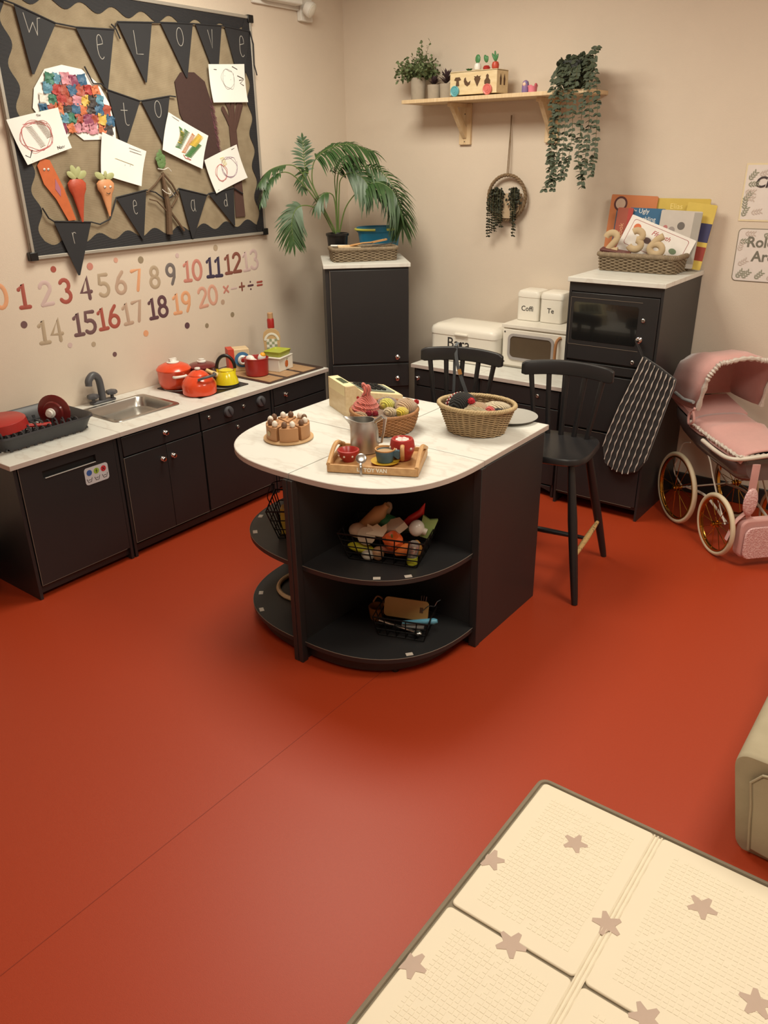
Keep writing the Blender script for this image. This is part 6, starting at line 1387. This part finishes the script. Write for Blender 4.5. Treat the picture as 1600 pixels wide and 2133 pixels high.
# cover
g = G(); vs = []; NU, NV = 20, 12
for i in range(NU+1):
    u = .02+.41*i/NU; top = interp(zr, u)
    for j in range(NV+1):
        v = j/NV*2-1; vs.append((u, .15+.148*v, top+.012+.022*(1-abs(v)**3)+.012*math.exp(-((u-.16)/.03)**2)-.028*(abs(v) > .97)))
m_ = len(vs); fs = [(i*(NV+1)+j, (i+1)*(NV+1)+j, (i+1)*(NV+1)+j+1, i*(NV+1)+j+1) for i in range(NU) for j in range(NV)]
cv = g.add(vs, fs).out('pink_cover', pinkf, pm, ang=60); b = cv.modifiers.new('thick', 'SOLIDIFY'); b.thickness = .008
g = G(); g.tube([(.02+.40*i/60, .0025+.002*math.sin(i*2.4), interp(zr, .02+.40*i/60)+.006+.003*math.sin(i*1.9)) for i in range(61)], [.007+.002*math.sin(i*1.3) for i in range(61)], 6); g.out('lace_trim', satin, pm)
g = G(); g.tube([(.425, .0+.30*i/40, interp(zr, .42)+.008+.003*math.sin(i*1.9)) for i in range(41)], .008, 6); g.out('lace_trim', satin, pm)
G().prism([(-.17, .545), (-.10, .525), (.02, .50), (.02, .52), (-.165, .56)], .018, .282, Matrix(((1, 0, 0, 0), (0, 0, 1, 0), (0, 1, 0, 0), (0, 0, 0, 1)))).out('rim_band', pinkf, pm)
# hood: arch sections swept from back to front
g = G(); vs = []; NA = 18; secs = []
base = P3(-.10, .13, .53)
for k, (bu_, bz_, tu, tz) in enumerate(((-.175, .565, -.185, .60), (-.17, .56, -.185, .70), (-.14, .555, -.165, .755), (-.08, .555, -.07, .785), (.0, .56, .04, .80), (.065, .57, .125, .795))):
    for j in range(NA+1):
        a = PI*j/NA; v = -math.cos(a); sv = math.sin(a)**.38 if 0 < j < NA else 0
        vs.append((bu_+(tu-bu_)*sv, .157+.152*math.copysign(abs(v)**.6, v), bz_+(tz-bz_)*sv+.004*math.sin(j*1.7+k)))
fs = [(i*(NA+1)+j, i*(NA+1)+j+1, (i+1)*(NA+1)+j+1, (i+1)*(NA+1)+j) for i in range(5) for j in range(NA)]+[tuple(range(NA+1))]
hd2 = g.add(vs, fs).out('hood', [pinkf], pm, ang=60); b = hd2.modifiers.new('thick', 'SOLIDIFY'); b.thickness = .006
g = G(); edge_ = vs[-(NA+1):]; E_ = cr([Vector(p) for p in edge_], 5)
g.tube([tuple(p) for p in E_], [.010+.003*math.sin(i*1.9) for i in range(len(E_))], 8); g.out('hood_trim', satin, hd2)
G().tube([(-.10, -.016, .60), (-.02, -.018, .592), (.06, -.016, .60)], [.008, .007, .008], 8).out('hood_bracket', mat('bracket_grey', (150, 150, 150), .4), hd2)
G().tube(cr([(.07, -.012, .575), (.04, -.016, .54), (.05, -.018, .50), (.08, -.014, .52), (.06, -.012, .56)], 4), .006, 6).out('fabric_tie', pinkf, hd2)
# handle, chassis
wh = mat('pram_white', (214, 204, 190), .35)
G().tube(cr([(.18, -.02, .465), (.30, -.025, .457), (.39, -.022, .458), (.435, .02, .468), (.445, .15, .48), (.435, .28, .468), (.39, .322, .458), (.18, .32, .465)], 5), .009, 10).out('push_handle', wh, pm)
for v in (.035, .265):
    G().tube(cr([(-.02, v, .17), (-.10, v, .21), (-.09, v, .28), (-.06, v, .36), (.0, v, .39)], 5), .0035, 8).out('spring_arm', wh, pm)
    G().tube(cr([(.36, v, .14), (.30, v, .20), (.22, v, .30), (.16, v, .38), (.08, v, .40)], 5), .0035, 8).out('spring_arm', wh, pm)
for u, z in ((0, .17), (.345, .139)): G().tube([(u, -.006, z), (u, .306, z)], .005, 8).out('axle', steel, pm)
G().tube(cr([(0, .05, .17), (.17, .05, .19), (.345, .05, .14)], 5), .006, 8).tube(cr([(0, .25, .17), (.17, .25, .19), (.345, .25, .14)], 5), .006, 8).out('chassis_bar', wh, pm)
# pram bag
sq = mat('sequin_pink', (196, 140, 140), .35, kind='sequin', scale=160, col2=(236, 206, 204), bump=.8)
bg = T('dolls_bag', 'pink sequinned dolls bag hanging from the pram handle', 'bag', M=PM @ Matrix.Translation((.47, .06, .0)))
MBg = Matrix(((0, 0, 1, 0), (1, 0, 0, 0), (0, 1, 0, 0), (0, 0, 0, 1)))
G().prism(rrect(-.035, .175, .045, .215, .03), -.022, .02, MBg).out('bag_body', pinkf, bg, bevel=.008)
G().prism(rrect(-.02, .18, .04, .185, .035), .022, .032, MBg).out('sequin_flap', sq, bg, bevel=.004)
G().ball((.01, -.012, .295), (.012, .032, .062), 18).out('oval_clasp', sq, bg)
G().tube(cr([(.0, -.008, .455), (.006, -.012, .40), (.006, -.012, .34)], 4), .018, 10, sz=.25).out('strap', pinkf, bg)
G().tube(cr([(.006, -.01, .25), (.0, .0, .22), (-.006, .03, .20)], 4), .012, 10, sz=.35).tube(cr([(.0, -.012, .25), (-.01, -.05, .20), (-.015, -.075, .12)], 4), .014, 8, sz=.3).out('strap', pinkf, bg)

# ------------------------------------------------------------------ small sofa at the right edge
sf = T('childs_sofa', 'beige fabric childs sofa arm at the right edge', 'sofa', (-.213, 1.70, 0))
sfm = mat('sofa_fabric', (176, 164, 138), .9, kind='weavecloth', scale=300, col2=(160, 148, 122), bump=.25)
def arm(x0, x1):
    g = G(); vs = []; NS = 10; sec = rrect(x0, x1, 0, .285, .04, 6); 
    o_ = []
    for yy, k in ((0, .0), (.004, .004), (.012, .006), (.55, .006), (.8, .0)):
        for x, z in sec: vs.append((x+(-.045*(z/.285)**1.3 if x < (x0+x1)/2 else 0)-.05*yy*0, yy, z+k-.006))
    n_ = len(sec); return g.add(vs, [(i*n_+j, i*n_+(j+1) % n_, (i+1)*n_+(j+1) % n_, (i+1)*n_+j) for i in range(4) for j in range(n_)]+[tuple(range(n_)), tuple(range(4*n_, 5*n_))[::-1]])
arm(.012, .20).out('arm', sfm, sf)
G().prism([(.045, .02), (.19, .0), (.19, .25), (.10, .262), (.04, .25), (.018, .22), (.03, .15)], .0, .014, Matrix.Rotation(PI/2, 4, 'X')).out('arm_front_panel', sfm, sf, bevel=.006)
G().tube([(x, -.014, z) for x, z in [(.045, .02), (.035, .10), (.03, .15), (.018, .22), (.04, .252), (.10, .264), (.19, .252)]], .0035, 6).out('piping', sfm, sf)
arm(.66, .85).out('arm', sfm, sf)
G().box(.19, .68, .03, .78, .03, .20).out('seat_cushion', sfm, sf, bevel=.02)
G().box(.0, .86, .74, .92, .02, .46).out('backrest', sfm, sf, bevel=.03)

# ------------------------------------------------------------------ folding play mat
mt_ = T('play_mat', 'cream folding foam mat with taupe stars and stitched grey edge', 'play mat', (-.69, 1.613, 0))
matm = mat('mat_cream', (236, 224, 200), .55, var=.02, scale=8)
# embossed brick pattern only in the middle of each panel is modelled as raised low tiles
bind = mat('mat_binding', (150, 138, 118), .8, kind='weavecloth', scale=300, col2=(130, 118, 100), bump=.4)
PWs = [(0.008, .318), (.338, .83)]; PHs = [(-.488, -.008), (-.985, -.496), (-1.48, -.993)]
G().prism(rrect(-.004, .84, -1.49, .004, .02), 0, .006).out('underside', bind, mt_)
G().tube([(x, y, .007) for x, y in rrect(-.004, .84, -1.49, .004, .022)], .0062, 8, closed=True).out('edge_binding', bind, mt_)
rm = random.Random(3)
for (x0, x1) in PWs:
    for (y0, y1) in PHs:
        xs = [x0, x1] if x1 < .5 else [x0, x1]
        p = G().prism(rrect(x0, x1, y0, y1, .012), .005, .0125).out('mat_panel', matm, mt_, bevel=.003)
        g = G(); cx0, cx1, cy0, cy1 = x0+.045, x1-.045, y0+.045, y1-.045; y = cy0
        while y < cy1:
            x = cx0
            while x < cx1:
                if rm.random() < .95: g.box(x, x+rm.choice((.0095, .0105, .0085)), y, y+.0098, .0124, .0130+.0003*rm.random())
                x += .0128
            y += .0128
        e = g.out('embossed_pattern', matm, p)
G().box(.3185, .337, -1.47, -.012, .006, .0105).out('fold_strip', matm, mt_, bevel=.002)
for x in (.3185, .3275, .3375): G().tube([(x, -.01-.0146*i, .0112+.0006*math.sin(i*1.7)) for i in range(100)], .0022, 6).out('seam_piping', matm, mt_)
starm = mat('mat_star', (196, 172, 156), .6)
for k, (x, y, s_, r_) in enumerate(((-.523, 1.457, .033, .3), (-.209, 1.457, .036, 1.3), (-.367, 1.286, .036, .9), (-.517, 1.113, .037, .2), (-.667, 1.288, .034, .5), (-.665, .944, .036, .1), (-.051, 1.292, .036, .6), (-.221, 1.129, .036, 1.1), (-.40, .93, .036, .4), (-.08, .95, .036, .8))):
    pts = []
    for i in range(10):
        rr = s_ if i % 2 == 0 else s_*.48
        for da in (-.13, .13) if i % 2 == 0 else (0,):
            a = r_+i*PI/5+da; q_ = rr*(.94 if i % 2 == 0 else 1); X_, Y_ = x+.69+q_*math.cos(a), y-1.613+q_*math.sin(a); pts.append((max(X_, .006), Y_))
    G().prism(pts, .0126, .0136).out('printed_star', starm, mt_)
# dark sequinned bag at the far left
o = T('sequin_cushion', 'dark glittery cushion on the floor beside the dishwasher end', 'cushion', (-3.02, 1.215, .0))
dk = mat('sequin_dark', (44, 38, 40), .3, kind='sequin', scale=120, col2=(90, 82, 84), bump=.8)
G().ball((0, 0, .13), (.15, .09, .13), 24, None, .03).out('cushion_body', dk, o)
